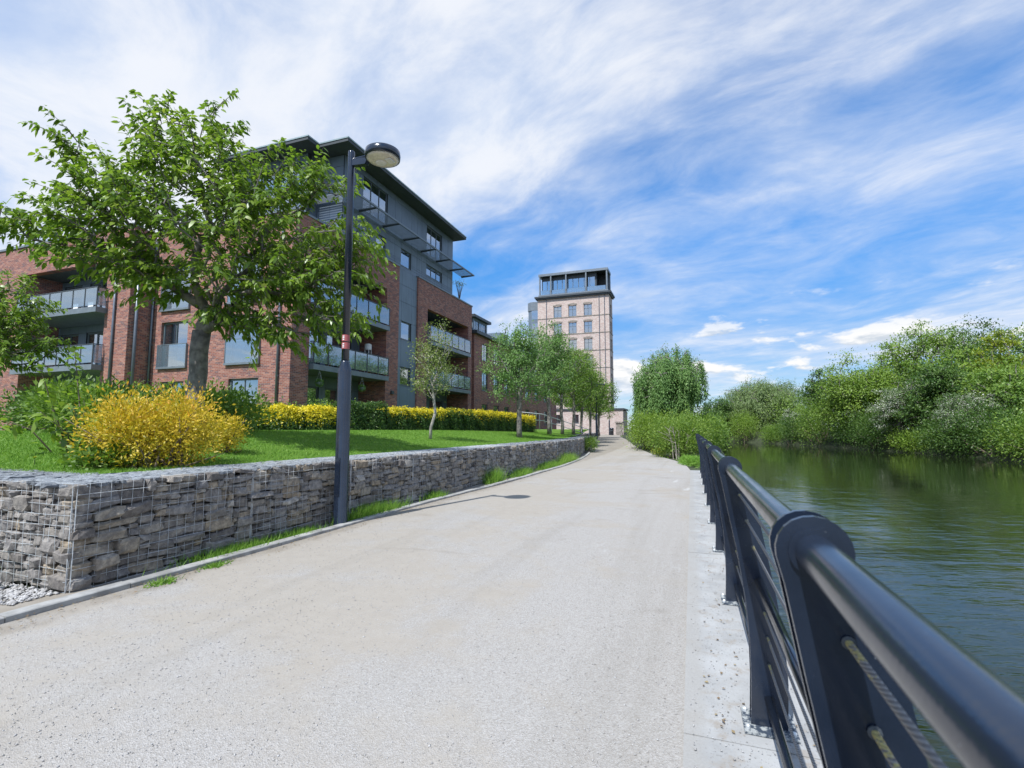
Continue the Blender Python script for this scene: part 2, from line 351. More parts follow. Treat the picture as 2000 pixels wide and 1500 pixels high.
# leaf colours (base albedo; v spreads the clumps)
M['lf_cherry'] = mat_leaf('cherry_leaf', [(0.0, (0.075, 0.145, 0.022)), (0.45, (0.170, 0.270, 0.040)), (0.8, (0.265, 0.360, 0.060)), (1.0, (0.35, 0.37, 0.10))], 0.42, 0.36, 0.5)
M['lf_green'] = mat_leaf('mid_green_leaf', [(0.0, (0.069, 0.146, 0.026)), (0.5, (0.150, 0.253, 0.042)), (1.0, (0.276, 0.371, 0.066))])
M['lf_dark'] = mat_leaf('dark_green_leaf', [(0.0, (0.034, 0.087, 0.020)), (0.5, (0.077, 0.150, 0.032)), (1.0, (0.153, 0.237, 0.051))])
M['lf_olive'] = mat_leaf('olive_leaf', [(0.0, (0.082, 0.151, 0.022)), (0.5, (0.169, 0.272, 0.038)), (1.0, (0.276, 0.375, 0.060))])
M['lf_lime'] = mat_leaf('lime_leaf', [(0.0, (0.11, 0.16, 0.015)), (0.5, (0.24, 0.30, 0.025)), (1.0, (0.42, 0.43, 0.04))])
M['lf_willow'] = mat_leaf('willow_leaf', [(0.0, (0.101, 0.160, 0.058)), (0.5, (0.176, 0.252, 0.094)), (1.0, (0.277, 0.353, 0.144))])
M['lf_birch'] = mat_leaf('birch_leaf', [(0.0, (0.083, 0.175, 0.052)), (0.5, (0.156, 0.276, 0.083)), (1.0, (0.267, 0.396, 0.138))], 0.35, 0.5, 0.25)
M['lf_haw'] = mat_leaf('hawthorn_leaf', [(0.0, (0.055, 0.105, 0.030)), (0.5, (0.110, 0.180, 0.055)), (0.62, (0.36, 0.39, 0.30)), (1.0, (0.60, 0.61, 0.54))], 0.25)
M['lf_gold'] = mat_leaf('golden_spirea_leaf', [(0.0, (0.22, 0.21, 0.018)), (0.35, (0.46, 0.37, 0.03)), (0.75, (0.66, 0.46, 0.045)), (1.0, (0.66, 0.31, 0.06))], 0.32)
M['lf_hedge'] = mat_leaf('hedge_leaf', [(0.0, (0.027, 0.075, 0.018)), (0.35, (0.062, 0.131, 0.025)), (0.55, (0.138, 0.200, 0.027)), (0.72, (0.525, 0.463, 0.025)), (1.0, (0.850, 0.688, 0.037))], 0.28)
M['lf_grass'] = mat_leaf('grass_blade', [(0.0, (0.090, 0.203, 0.027)), (0.5, (0.158, 0.307, 0.042)), (1.0, (0.262, 0.398, 0.075))], 0.3, 0.5, 0.25)
M['lf_sparse'] = mat_leaf('sparse_spring_leaf', [(0.0, (0.104, 0.160, 0.048)), (0.5, (0.192, 0.256, 0.072)), (1.0, (0.336, 0.336, 0.144))])

# ------------------------------------------------------------------ mesh helpers
WORLD = {}       # object -> world origin
class MB:
    def __init__(s): s.v = []; s.f = []; s.cut = []
    def add(s, vs, fs):
        o = len(s.v); s.cut.append((o, len(s.f))); s.v += [tuple(p) for p in vs]; s.f += [tuple(i + o for i in f) for f in fs]; return s
    def box(s, x0, x1, y0, y1, z0, z1):
        if x0 > x1: x0, x1 = x1, x0
        if y0 > y1: y0, y1 = y1, y0
        if z0 > z1: z0, z1 = z1, z0
        return s.add([(x0, y0, z0), (x1, y0, z0), (x1, y1, z0), (x0, y1, z0), (x0, y0, z1), (x1, y0, z1), (x1, y1, z1), (x0, y1, z1)],
                     [(3, 2, 1, 0), (4, 5, 6, 7), (0, 1, 5, 4), (1, 2, 6, 5), (2, 3, 7, 6), (3, 0, 4, 7)])
    def prism(s, poly, h0, h1, axis='z'):
        n = len(poly); P = {'z': lambda a, b, h: (a, b, h), 'y': lambda a, b, h: (a, h, b), 'x': lambda a, b, h: (h, a, b)}[axis]
        vs = [P(a, b, h0) for a, b in poly] + [P(a, b, h1) for a, b in poly]
        fs = [tuple(range(n))[::-1], tuple(range(n, 2 * n))] + [(i, (i + 1) % n, n + (i + 1) % n, n + i) for i in range(n)]
        return s.add(vs, fs)
    def tube(s, pts, r, n=8, cap=True):
        pts = [Vector(p) for p in pts]; rs = r if isinstance(r, (list, tuple)) else [r] * len(pts)
        rings = []
        for i, p in enumerate(pts):
            d = (pts[min(i + 1, len(pts) - 1)] - pts[max(i - 1, 0)]).normalized()
            a = Vector((0, 0, 1)) if abs(d.z) < 0.9 else Vector((1, 0, 0))
            u = d.cross(a).normalized(); w = d.cross(u)
            rings.append([p + (u * math.cos(2 * math.pi * k / n) + w * math.sin(2 * math.pi * k / n)) * rs[i] for k in range(n)])
        vs = [q for rg in rings for q in rg]; fs = []
        for i in range(len(pts) - 1):
            for k in range(n):
                a, b = i * n + k, i * n + (k + 1) % n; fs.append((a, b, b + n, a + n))
        if cap: fs += [tuple(range(n))[::-1], tuple(range((len(pts) - 1) * n, len(pts) * n))]
        return s.add(vs, fs)
    def lathe(s, cx, cy, prof, n=20, cap=True):
        vs = []; fs = []
        for r, z in prof: vs += [(cx + r * math.cos(2 * math.pi * k / n), cy + r * math.sin(2 * math.pi * k / n), z) for k in range(n)]
        for i in range(len(prof) - 1):
            for k in range(n):
                a, b = i * n + k, i * n + (k + 1) % n; fs.append((a, b, b + n, a + n))
        if cap: fs += [tuple(range(n))[::-1], tuple(range((len(prof) - 1) * n, len(prof) * n))]
        return s.add(vs, fs)
    def build_each(s, name, mat, parent=None, smooth=False):
        ends = s.cut[1:] + [(len(s.v), len(s.f))]; out = []
        for (a, fa), (b, fb_) in zip(s.cut, ends):
            out.append(from_np(name, np.array(s.v[a:b], float), [tuple(i - a for i in f) for f in s.f[fa:fb_]], mat, parent, smooth))
        return out
    def build(s, name, mat, parent=None, smooth=False, base=None):
        return from_np(name, np.array(s.v, float), s.f, mat, parent, smooth, base)

def from_np(name, V, F, mat, parent=None, smooth=False, base=None, attr=None):
    o = np.array(base, float) if base is not None else np.array([(V[:, 0].min() + V[:, 0].max()) / 2, (V[:, 1].min() + V[:, 1].max()) / 2, V[:, 2].min()])
    me = bpy.data.meshes.new(name); V = V - o
    if isinstance(F, np.ndarray):
        n, k = F.shape
        me.vertices.add(len(V)); me.vertices.foreach_set('co', V.astype(np.float32).ravel())
        me.loops.add(n * k); me.loops.foreach_set('vertex_index', F.astype(np.int32).ravel())
        me.polygons.add(n); me.polygons.foreach_set('loop_start', np.arange(0, n * k, k, dtype=np.int32))
        me.update(calc_edges=True)
    else:
        me.from_pydata([tuple(p) for p in V], [], F); me.update()
    if attr is not None:
        a = me.attributes.new('v', 'FLOAT', 'POINT'); a.data.foreach_set('value', attr.astype(np.float32))
    if smooth: me.polygons.foreach_set('use_smooth', np.ones(len(me.polygons), dtype=bool))
    if mat is not None: me.materials.append(M[mat] if isinstance(mat, str) else mat)
    return link(name, me, o, parent)

def link(name, me, world, parent=None):
    ob = bpy.data.objects.new(name, me); COL.objects.link(ob)
    world = np.array(world, float); WORLD[ob.name] = world
    if parent is not None: ob.parent = parent; ob.location = tuple(world - WORLD[parent.name])
    else: ob.location = tuple(world)
    return ob
def tag(o, label=None, cat=None, group=None, kind=None):
    if label: o['label'] = label
    if cat: o['category'] = cat
    if group: o['group'] = group
    if kind: o['kind'] = kind
    return o
def thing(name, label, cat, loc, group=None):
    return tag(link(name, None, loc), label, cat, group)
def struct(o, label=None): return tag(o, label, kind='structure')

def nrmz(a): return a / np.maximum(np.linalg.norm(a, axis=1, keepdims=True), 1e-9)
def leaves(name, P, A, N, L, Wd, v, mat, parent=None, curved=False, droop=0.25, base=None):
    """P points, A leaf axis, N normal hint -> one mesh of folded leaves"""
    A = nrmz(A); Sd = nrmz(np.cross(A, N)); N = np.cross(Sd, A); L = L[:, None]; Wd = Wd[:, None]; n = len(P)
    if curved:
        dn = np.array([[0, 0, -1.0]])
        def at(t): return P + A * L * t + dn * L * droop * t * t
        V = np.stack([P, at(.30) + Sd * Wd * .46, at(.30) - Sd * Wd * .46, at(.66) + Sd * Wd * .40 , at(.66) - Sd * Wd * .40, at(1.0)], 1).reshape(-1, 3)
        i = np.arange(n)[:, None] * 6
        F = np.concatenate([i + np.array([[0, 1, 2]]), i + np.array([[1, 3, 4]]), i + np.array([[1, 4, 2]]), i + np.array([[3, 5, 4]])], 1).reshape(-1, 3); k = 6
    else:
        V = np.stack([P, P + A * L * .45 + Sd * Wd * .5 + N * Wd * .12, P + A * L, P + A * L * .45 - Sd * Wd * .5 + N * Wd * .12], 1).reshape(-1, 3)
        i = np.arange(n)[:, None] * 4
        F = np.concatenate([i + np.array([[0, 1, 2]]), i + np.array([[0, 2, 3]])], 1).reshape(-1, 3); k = 4
    return from_np(name, V, F, mat, parent, False, base, np.clip(np.repeat(v, k), 0.0, 1.0))

def rnd_dirs(n): return nrmz(RNG.normal(size=(n, 3)))

def skeleton(base, top, pts, r_tip=0.012, r_max=0.2, wob=0.08, expo=2.3, trunk_bend=0.06, n_trunk=5, low=0.6):
    """attach every twig point to the growing tree; returns nodes, parents, radii"""
    base = np.array(base, float); top = np.array(top, float); nodes = []; par = []; plen = []
    for i in range(n_trunk + 1):
        t = i / n_trunk; p = base * (1 - t) + top * t
        if 0 < i: p = p + RNG.normal(size=3) * trunk_bend * np.array([1, 1, 0.2])
        nodes.append(p); par.append(i - 1); plen.append(0.0 if i == 0 else plen[-1] + np.linalg.norm(p - nodes[-2]))
    first = max(1, int(n_trunk * low))
    order = np.argsort(np.linalg.norm(pts - top, axis=1)); tips = []
    for j in order:
        q = pts[j]; NA = np.array(nodes[first:]); d = np.linalg.norm(NA - q, axis=1)
        rise = np.maximum(0, NA[:, 2] - q[2])
        k = int(np.argmin(d + 0.32 * np.array(plen[first:]) + 0.6 * rise)) + first
        a = nodes[k]; ln = np.linalg.norm(q - a); m = max(1, min(4, int(ln / 0.6))); prev = k
        for s in range(1, m + 1):
            t = s / m; p = a * (1 - t) + q * t
            if s < m: p = p + RNG.normal(size=3) * wob * ln * 0.5 + np.array([0, 0, 0.05 * ln * math.sin(math.pi * t)])
            nodes.append(p); par.append(prev); plen.append(plen[prev] + np.linalg.norm(p - nodes[prev])); prev = len(nodes) - 1
        tips.append((prev, j))
    n = len(nodes); acc = np.zeros(n); kids = np.zeros(n, int)
    for i in range(n - 1, -1, -1):
        if kids[i] == 0: acc[i] += r_tip ** expo
        if par[i] >= 0: acc[par[i]] += acc[i]; kids[par[i]] += 1
    R = acc ** (1 / expo); R = R * (r_max / R[0]); R = np.maximum(R, r_tip * 0.4)
    return np.array(nodes), par, R, tips

def branch_mesh(name, nodes, par, R, mat, parent, sides=6, flare=1.0, min_r=0.0, n_trunk=5):
    mb = MB()
    trunk = list(range(n_trunk + 1))
    rs = [R[i] for i in trunk]; rs[0] *= flare; 
    if flare > 1: rs[1] *= 1.02
    mb.tube([nodes[i] for i in trunk], rs, max(sides, 10))
    for i in range(n_trunk + 1, len(nodes)):
        if R[i] < min_r: continue
        k = par[i]; mb.tube([nodes[k], nodes[i]], [min(R[k], R[i] * 1.35), R[i]], sides if R[i] > 0.03 else 4, cap=False)
    return mb.build(name, mat, parent, True)

def crown_points(ells, n, shell=0.45, mind=0.0):
    """points spread through a union of ellipsoids, biased outward, uneven"""
    out = []; tries = 0; wts = np.array([e[3] * e[4] * e[5] for e in ells]) ** 0.7; wts = wts / wts.sum()
    while len(out) < n and tries < n * 40:
        tries += 1; e = ells[RNG.choice(len(ells), p=wts)]
        d = RNG.normal(size=3); d /= np.linalg.norm(d); r = RNG.random() ** shell
        q = np.array(e[:3]) + d * r * np.array(e[3:6])
        if mind and out and np.min(np.linalg.norm(np.array(out[-400:]) - q, axis=1)) < mind: continue
        out.append(q)
    return np.array(out)

def tree(name, label, base, top, ells, n_cl, per, leaf, cl_r, mat, bark='bark', group=None, r_max=0.15, r_tip=0.012, shell=0.45, hang=0.0,
         flat=0.6, vspread=0.45, mind=0.0, min_r=0.006, cat='tree', parts=('trunk', 'crown'), vbias=0.0, aspect=0.5, sides=5, up=0.5):
    t = thing(name, label, cat, base, group)
    C = crown_points(ells, n_cl, shell, mind); n_cl = len(C)
    nodes, par, R, tips = skeleton(base, top, C, r_tip, r_max)
    branch_mesh(parts[0], nodes, par, R, bark, t, sides, 1.25, min_r)
    cen = np.mean(np.array([e[:3] for e in ells]), axis=0)
    n = n_cl * per; ci = np.repeat(np.arange(n_cl), per)
    size = cl_r * (0.65 + 0.7 * RNG.random(n_cl))
    off = RNG.normal(size=(n, 3)) * 0.55
    off[:, 2] *= flat
    P = C[ci] + off * size[ci][:, None]
    if hang: P[:, 2] -= np.abs(RNG.random(n)) ** 0.8 * hang * (0.4 + RNG.random(n_cl)[ci])
    outw = nrmz(P - cen); A = nrmz(outw * 0.6 + rnd_dirs(n) * 0.9 + np.array([0, 0, -0.25 if not hang else -1.1]))
    N = nrmz(rnd_dirs(n) * 0.5 + nrmz(off) * 0.55 + np.array([0, 0, up]) + outw * 0.5)
    L = leaf * (0.7 + 0.6 * RNG.random(n)); v = 0.5 + vbias + (RNG.random(n_cl)[ci] - 0.5) * vspread + (RNG.random(n) - 0.5) * 0.5
    tag(leaves(parts[1], P, A, N, L, L * aspect, v, mat, t), kind='stuff')
    return t

# ------------------------------------------------------------------ ground levels
def sstep(t): t = np.clip(t, 0, 1); return t * t * (3 - 2 * t)
def gz(y): return 0.5 * sstep((np.asarray(y, float) - 28) / 24.0)
KERB = [(-5.06, -6), (-5.06, 2), (-5.03, 5.5), (-5.05, 8), (-5.02, 10.5), (-4.90, 13), (-4.86, 16), (-4.88, 20), (-5.15, 24.5), (-5.65, 29), (-6.3, 33), (-7.3, 38.5), (-8.4, 45), (-9.6, 53), (-11.2, 64), (-13.4, 78), (-15.5, 90)]
RIGHT = [(-0.06, -6), (-0.06, 19.2), (-0.25, 22), (-0.75, 25), (-1.5, 28), (-2.5, 32), (-3.7, 37), (-5.2, 45), (-6.6, 53), (-8.4, 64), (-10.4, 78), (-12.2, 90)]
def ipol(tab, y): a = np.array(tab); return np.interp(y, a[:, 1], a[:, 0])
WALLF = [(-5.45, 3.05), (-5.45, 19), (-5.55, 23), (-5.95, 28), (-6.75, 34), (-7.1, 36)]
def wall_x(y): return ipol(WALLF, y)
def lawn_z(x, y):
    e = wall_x(y) - 0.85; t = (e - x) / 4.6
    return 0.965 + 0.46 * sstep(t) * sstep((y - 3.5) / 3.2) + 0.05 * sstep((y - 24) / 10)

def sheet(name, xl, xr, ys, zf, nx, mat, parent=None):
    V = []; F = []
    for j, y in enumerate(ys):
        a, b = xl(y), xr(y)
        for i in range(nx + 1):
            x = a + (b - a) * i / nx; V.append((x, y, float(zf(x, y))))
    for j in range(len(ys) - 1):
        for i in range(nx):
            k = j * (nx + 1) + i; F.append((k, k + 1, k + nx + 2, k + nx + 1))
    return from_np(name, np.array(V), F, mat, parent, True)

# river, land on both sides
struct(MB().add([(0.3, -60, -1.1), (420, -60, -1.1), (420, 500, -1.1), (0.3, 500, -1.1)], [(0, 1, 2, 3)]).build('river', 'water'), 'dark green rippled river')
LB = [(0.60, -60), (0.60, 19.3), (1.4, 22), (1.9, 30), (2.6, 60), (3.6, 100), (3.0, 112), (-12, 135), (-60, 180), (-200, 300), (-200, 500)]
ys = [-60, 0, 10, 19, 19.4, 22, 26, 30, 35, 40, 46, 52, 60, 75, 100, 112, 135, 180, 300]
struct(sheet('ground', lambda y: -400, lambda y: ipol(LB, y) - 0.35, ys, lambda x, y: gz(y) - 0.03, 6, 'bank'), 'earth ground under the riverside park')
def bank_z(x, y):
    t = (ipol(LB, y) + 1.0 - x) / 1.5; return -1.4 + (gz(y) + 1.36) * sstep(t)
struct(sheet('river_bank', lambda y: ipol(LB, y) - 0.7, lambda y: ipol(LB, y) + 1.2, [19.35, 22, 26, 30, 35, 40, 46, 52, 60, 75, 100, 112], bank_z, 6, 'bank'), 'near river bank below the bushes')
RB = [(27, -60), (25.5, 20), (24.6, 50), (24.4, 58), (22.2, 69.5), (18, 86), (13, 101), (7, 115), (-6, 138), (-50, 185), (-180, 310)]
ysr = [-60, 0, 30, 42, 50, 58, 64, 69.5, 78, 86, 94, 101, 108, 115, 126, 138, 185, 310]
def fb(x, y):
    t = (x - ipol(RB, y) + 0.6) / 9.0; return -1.5 + 1.2 * sstep(t * 4) + 1.3 * sstep(t)
struct(sheet('far_river_bank', lambda y: ipol(RB, y) - 0.6, lambda y: ipol(RB, y) + 22, ysr, fb, 14, 'bank'), 'far river bank under the trees')
struct(sheet('far_land', lambda y: ipol(RB, y) + 21.9, lambda y: 500, [-60, 50, 101, 138, 185, 310, 500], lambda x, y: 0.98, 4, 'bank'), 'land behind the far bank')
# path
yp = list(np.arange(-6, 30, 1.0)) + list(np.arange(30, 91, 2.0))
path = struct(sheet('path', lambda y: ipol(KERB, y), lambda y: ipol(RIGHT, y), yp, lambda x, y: gz(y) + 0.004 + 0.006 * math.sin(x * 2.1 + y * 0.7), 14, 'path'), 'pale gravel riverside path')
# strip between kerb and gabion wall, and the ground left of the corner
struct(sheet('verge', lambda y: wall_x(y) - 0.1 if y > 2.9 else -9.0, lambda y: ipol(KERB, y) - 0.12, [-6, 0, 2.0, 2.6, 2.85] + list(np.arange(2.95, 46, 1.5)), lambda x, y: gz(y) - 0.004, 3, 'path'), 'gravel strip at the foot of the stone wall')
slabs = struct(MB().prism([(-5.12, 2.15), (-5.12, 0.2), (-8.5, 0.2), (-8.5, 2.85), (-6.05, 2.62)], -0.02, 0.012).build('paving', 'concrete'), 'pale concrete paving in the lower left corner')

# kerb of separate concrete lengths
kerb = struct(link('kerb', None, (-5.1, 10, 0)), 'concrete edging along the left of the path')
yk = 0.6; seglens = 0
while yk < 46:
    ln = 0.915 if yk < 26 else 1.83; y2 = yk + ln - 0.006
    xa, xb = ipol(KERB, yk), ipol(KERB, y2); za, zb = float(gz(yk)), float(gz(y2)); w = 0.135; hh = 0.045 + random.uniform(-0.006, 0.006)
    mb = MB(); c = 0.008
    prof = [(-w, -0.06), (-w, hh - c), (-w + c, hh), (-c, hh), (0, hh - c), (0, -0.06)]
    vs = [(xa + p[0], yk, za + p[1]) for p in prof] + [(xb + p[0], y2, zb + p[1]) for p in prof]; n = 6
    mb.add(vs, [tuple(range(n))[::-1], tuple(range(n, 2 * n))] + [(i, n + i, n + (i + 1) % n, (i + 1) % n) for i in range(n)])
    mb.build('kerb_stone', 'concrete', kerb); yk += ln

# coping of the river wall
cop = struct(link('coping', None, (0.27, 9, 0)), 'pale concrete coping slabs along the river edge')
yc = -3.0
while yc < 19.1:
    ln = 1.9; y2 = min(yc + ln, 19.25)
    MB().box(-0.08, 0.62, yc + 0.004, y2 - 0.004, -0.16, 0.022 + random.uniform(-0.003, 0.003)).build('coping_slab', 'coping', cop); yc += ln
struct(MB().box(0.28, 0.57, -20, 19.25, -2.2, -0.161).build('river_wall', 'stonepillar'), 'stone river wall below the railing')

# lawn terrace behind the gabion wall
yl = list(np.arange(3.6, 36.1, 0.9)) + list(np.arange(37, 63, 2.0))
def lawn_right(y): return wall_x(y) - 0.80 if y <= 36 else ipol(KERB, y) - 1.0
lawn = struct(sheet('lawn', lambda y: -44, lambda y: lawn_right(y), yl, lambda x, y: lawn_z(x, y), 40, 'lawn'), 'mown lawn on the terrace behind the stone wall')
def grass_patch(name, P, h, w, mat, parent=None, lean=0.5, vb=0.0):
    n = len(P); A = nrmz(np.stack([RNG.normal(size=n) * lean, RNG.normal(size=n) * lean, np.ones(n)], 1)); N = rnd_dirs(n) * np.array([[1, 1, 0.2]])
    L = h * (0.5 + RNG.random(n)); v = 0.5 + vb + (RNG.random(n) - 0.5) * 0.8
    A = nrmz(A); Sd = nrmz(np.cross(A, N)); ww = (w * (0.6 + 0.8 * RNG.random(n)))[:, None]
    V = np.stack([P - Sd * ww, P + Sd * ww, P + A * L[:, None] + np.stack([RNG.normal(size=n) * .15 * L, RNG.normal(size=n) * .15 * L, np.zeros(n)], 1)], 1).reshape(-1, 3)
    F = np.arange(n * 3).reshape(-1, 3)
    return from_np(name, V, F, mat, parent, False, None, np.clip(np.repeat(v, 3), 0, 1))
n = 230000; yy = 3.7 + 32 * RNG.random(n) ** 1.25; xx = wall_x(yy) - 0.86 - 9.5 * RNG.random(n) ** 1.15
zz = lawn_z(xx, yy)
patchy = 0.5 + 0.5 * np.sin(xx * 1.3 + 2 * np.sin(yy * 0.6)) * np.sin(yy * 0.9 + xx * .4)
tag(grass_patch('lawn_grass', np.stack([xx, yy, zz], 1), 0.045, 0.006, 'lf_grass', lawn, 0.6), kind='stuff')

# ------------------------------------------------------------------ gabion walls
def rock_proto(seed):
    r = np.random.default_rng(seed); a, c = 0.5, 0.34
    vs = []; idx = {}
    for sx in (-1, 1):
        for sy in (-1, 1):
            for sz in (-1, 1):
                for ax in range(3):
                    p = np.array([sx, sy, sz], float) * 0.5; q = p * np.array([c / 0.5] * 3); q[ax] = p[ax]
                    # vertex on the face of axis ax
                    q = p.copy()
                    for k in range(3):
                        if k != ax: q[k] = p[k] * (0.46 + 0.36 * r.random())
                    q += r.normal(size=3) * 0.045; idx[(sx, sy, sz, ax)] = len(vs); vs.append(q)
    F = []
    import itertools
    for ax in range(3):
        o = [k for k in range(3) if k != ax]
        for s in (-1, 1):
            ring = []
            for (p, q) in ((-1, -1), (1, -1), (1, 1), (-1, 1)):
                sg = [0, 0, 0]; sg[ax] = s; sg[o[0]] = p; sg[o[1]] = q; ring.append(idx[tuple(sg) + (ax,)])
            F.append(tuple(ring))
        for p in (-1, 1):                       # edges along axis ax
            for q in (-1, 1):
                e = []
                for s in (-1, 1):
                    sg = [0, 0, 0]; sg[ax] = s; sg[o[0]] = p; sg[o[1]] = q; e.append((idx[tuple(sg) + (o[0],)], idx[tuple(sg) + (o[1],)]))
                F.append((e[0][0], e[1][0], e[1][1], e[0][1]))
    for sx in (-1, 1):
        for sy in (-1, 1):
            for sz in (-1, 1): F.append(tuple(idx[(sx, sy, sz, k)] for k in range(3)))
    return np.array(vs), F
def fix_normals(me):
    import bmesh
    bm = bmesh.new(); bm.from_mesh(me); bmesh.ops.recalc_face_normals(bm, faces=bm.faces); bm.to_mesh(me); bm.free()
ROCKS = [rock_proto(40 + i) for i in range(16)]
ROCK_ME = []
for V_, F_ in ROCKS:
    me = bpy.data.meshes.new('stone'); me.from_pydata([tuple(p) for p in V_], [], F_); me.update(); fix_normals(me)
    me.materials.append(M['stone']); ROCK_ME.append(me)
    a = me.attributes.new('v', 'FLOAT', 'POINT')
def pack(Ln, H, rng, wr=(0.11, 0.36), hr=(0.05, 0.125)):
    dx = 0.02; n = int(Ln / dx); sk = np.zeros(n); out = []; it = 0
    while sk.min() < H - 0.025 and it < 6000:
        it += 1; i = int(np.argmin(sk)); z = sk[i]; j = i
        w = int(rng.uniform(*wr) / dx)
        while j < n and j - i < w and sk[j] < z + 0.028: j += 1
        if j - i < 3: sk[i:j] = sk[i:j] + 0.03; continue
        h = rng.uniform(*hr) * (1.15 if j - i > 9 else 0.8); z0 = sk[i:j].max(); h = min(h, H + 0.01 - z0)
        if h < 0.025: sk[i:j] = H; continue
        tilt = math.atan2(sk[j - 1] - sk[i], (j - i) * dx) * 0.5 + rng.normal() * 0.03
        out.append(((i + j) / 2 * dx, (sk[i:j].mean() + z0) / 2 + h / 2, (j - i) * dx, h, tilt)); sk[i:j] = z0 + h
    return out
def rock_xf(center, u, nrm, w, h, d, tilt):
    u = np.array(u); nv = np.array(nrm); zv = np.array([0, 0, 1.0])
    c, s = math.cos(tilt), math.sin(tilt); uu = u * c + zv * s; vv = -u * s + zv * c
    m = Matrix.Identity(4)
    for k in range(3): m[k][0] = uu[k] * w; m[k][1] = nv[k] * d; m[k][2] = vv[k] * h; m[k][3] = center[k]
    return m
gab = thing('gabion_wall', 'long wire-caged gabion wall of rough grey stones beside the path', 'wall', (-5.45, 3.05, 0))
rng = np.random.default_rng(5)
def arc(poly, s):
    for (a, b), (c, d) in zip(poly[:-1], poly[1:]):
        l = math.hypot(c - a, d - b)
        if s <= l: t = s / l; return np.array([a + (c - a) * t, b + (d - b) * t]), np.array([(c - a) / l, (d - b) / l])
        s -= l
    return np.array(poly[-1], float), np.array([(c - a) / l, (d - b) / l])
ARCL = sum(math.hypot(c - a, d - b) for (a, b), (c, d) in zip(WALLF[:-1], WALLF[1:]))
stones = []
for (s, z, w, h, tl) in pack(5.0, 0.97, rng, (0.11, 0.30), (0.065, 0.15)):     # return facing the sun
    stones.append((np.array([-5.45 - s, 3.05 + 0.075 + rng.normal() * 0.018, z]), (-1, 0, 0), (0, -1, 0), w, h, tl))
for (s, z, w, h, tl) in pack(ARCL, 0.97, rng, (0.14, 0.46), (0.06, 0.145)):
    p, t = arc(WALLF, s); nv = np.array([t[1], -t[0]]); zb = float(gz(p[1])) if p[1] > 28 else 0
    q = p - nv * (0.075 + rng.normal() * 0.020); stones.append((np.array([q[0], q[1], zb + z * (1 - zb / 0.97)]), (t[0], t[1], 0), (nv[0], nv[1], 0), w, h, tl))
dist = [np.linalg.norm(s[0] - np.array([0, 0, 1.5])) / math.sqrt(s[3] * s[4]) if s[0][0] > -7.2 else 999 for s in stones]
order = np.argsort(dist); near = set(order[:300].tolist()); BV = []; BF = []; BA = []; off = 0
for i, (c, u, nv, w, h, tl) in enumerate(stones):
    k = int(rng.integers(16)); d = rng.uniform(0.14, 0.2)
    mt = rock_xf(c, u, nv, w * 1.04, h * 1.03, d, tl + rng.normal() * 0.06)
    if i in near:
        o = link('stone', ROCK_ME[k], c, gab); o.matrix_basis = Matrix.Translation(-Vector(WORLD[gab.name])) @ mt
    else:
        V_, F_ = ROCKS[k]; V4 = V_ @ np.array(mt.to_3x3()).T + c
        BV.append(V4); BF += [tuple(x + off for x in f) for f in F_]; off += len(V_); BA.append(np.full(len(V_), rng.random()))
o = from_np('stone_fill', np.concatenate(BV), BF, 'stone', gab, False, None, np.concatenate(BA)); fix_normals(o.data); tag(o, kind='stuff')
# flat stones on the top
TV = []; TF = []; TA = []; off = 0
for _ in range(3400):
    s = rng.random() ** 1.5 * (ARCL + 0.8); p, t = arc(WALLF, max(0, s - 0.8)); nv = np.array([t[1], -t[0]])
    if s < 0.8 or rng.random() < 0.22: q = np.array([-5.5 - rng.random() * 4.6, 3.1 + rng.random() * 0.75])
    else: q = p - nv * (0.04 + rng.random() * 0.82)
    k = int(rng.integers(16)); V_, F_ = ROCKS[k]; a = rng.random() * 6.28; L_, W_ = rng.uniform(0.07, 0.2), rng.uniform(0.05, 0.12)
    R_ = np.array([[math.cos(a) * L_, -math.sin(a) * W_, rng.normal() * .006], [math.sin(a) * L_, math.cos(a) * W_, rng.normal() * .006], [rng.normal() * .012, rng.normal() * .012, rng.uniform(0.02, 0.045)]])
    TV.append(V_ @ R_.T + np.array([q[0], q[1], 0.955 + rng.random() * 0.02])); TF += [tuple(x + off for x in f) for f in F_]; off += len(V_); TA.append(np.full(len(V_), rng.random()))
o = from_np('top_stones', np.concatenate(TV), TF, 'slate', gab, False, None, np.concatenate(TA)); fix_normals(o.data); tag(o, kind='stuff')
# dark backing box behind the stones; its colour stands for shade in the gaps
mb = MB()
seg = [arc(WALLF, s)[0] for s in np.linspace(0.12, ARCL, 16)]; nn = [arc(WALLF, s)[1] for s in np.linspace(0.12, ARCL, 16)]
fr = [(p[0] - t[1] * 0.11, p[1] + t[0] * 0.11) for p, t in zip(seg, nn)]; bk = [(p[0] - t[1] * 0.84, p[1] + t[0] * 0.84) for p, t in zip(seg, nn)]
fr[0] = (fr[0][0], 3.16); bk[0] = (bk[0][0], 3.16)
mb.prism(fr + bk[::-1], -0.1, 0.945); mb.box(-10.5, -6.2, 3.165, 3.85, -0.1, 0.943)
mb.build('core', 'gap_shade', gab)
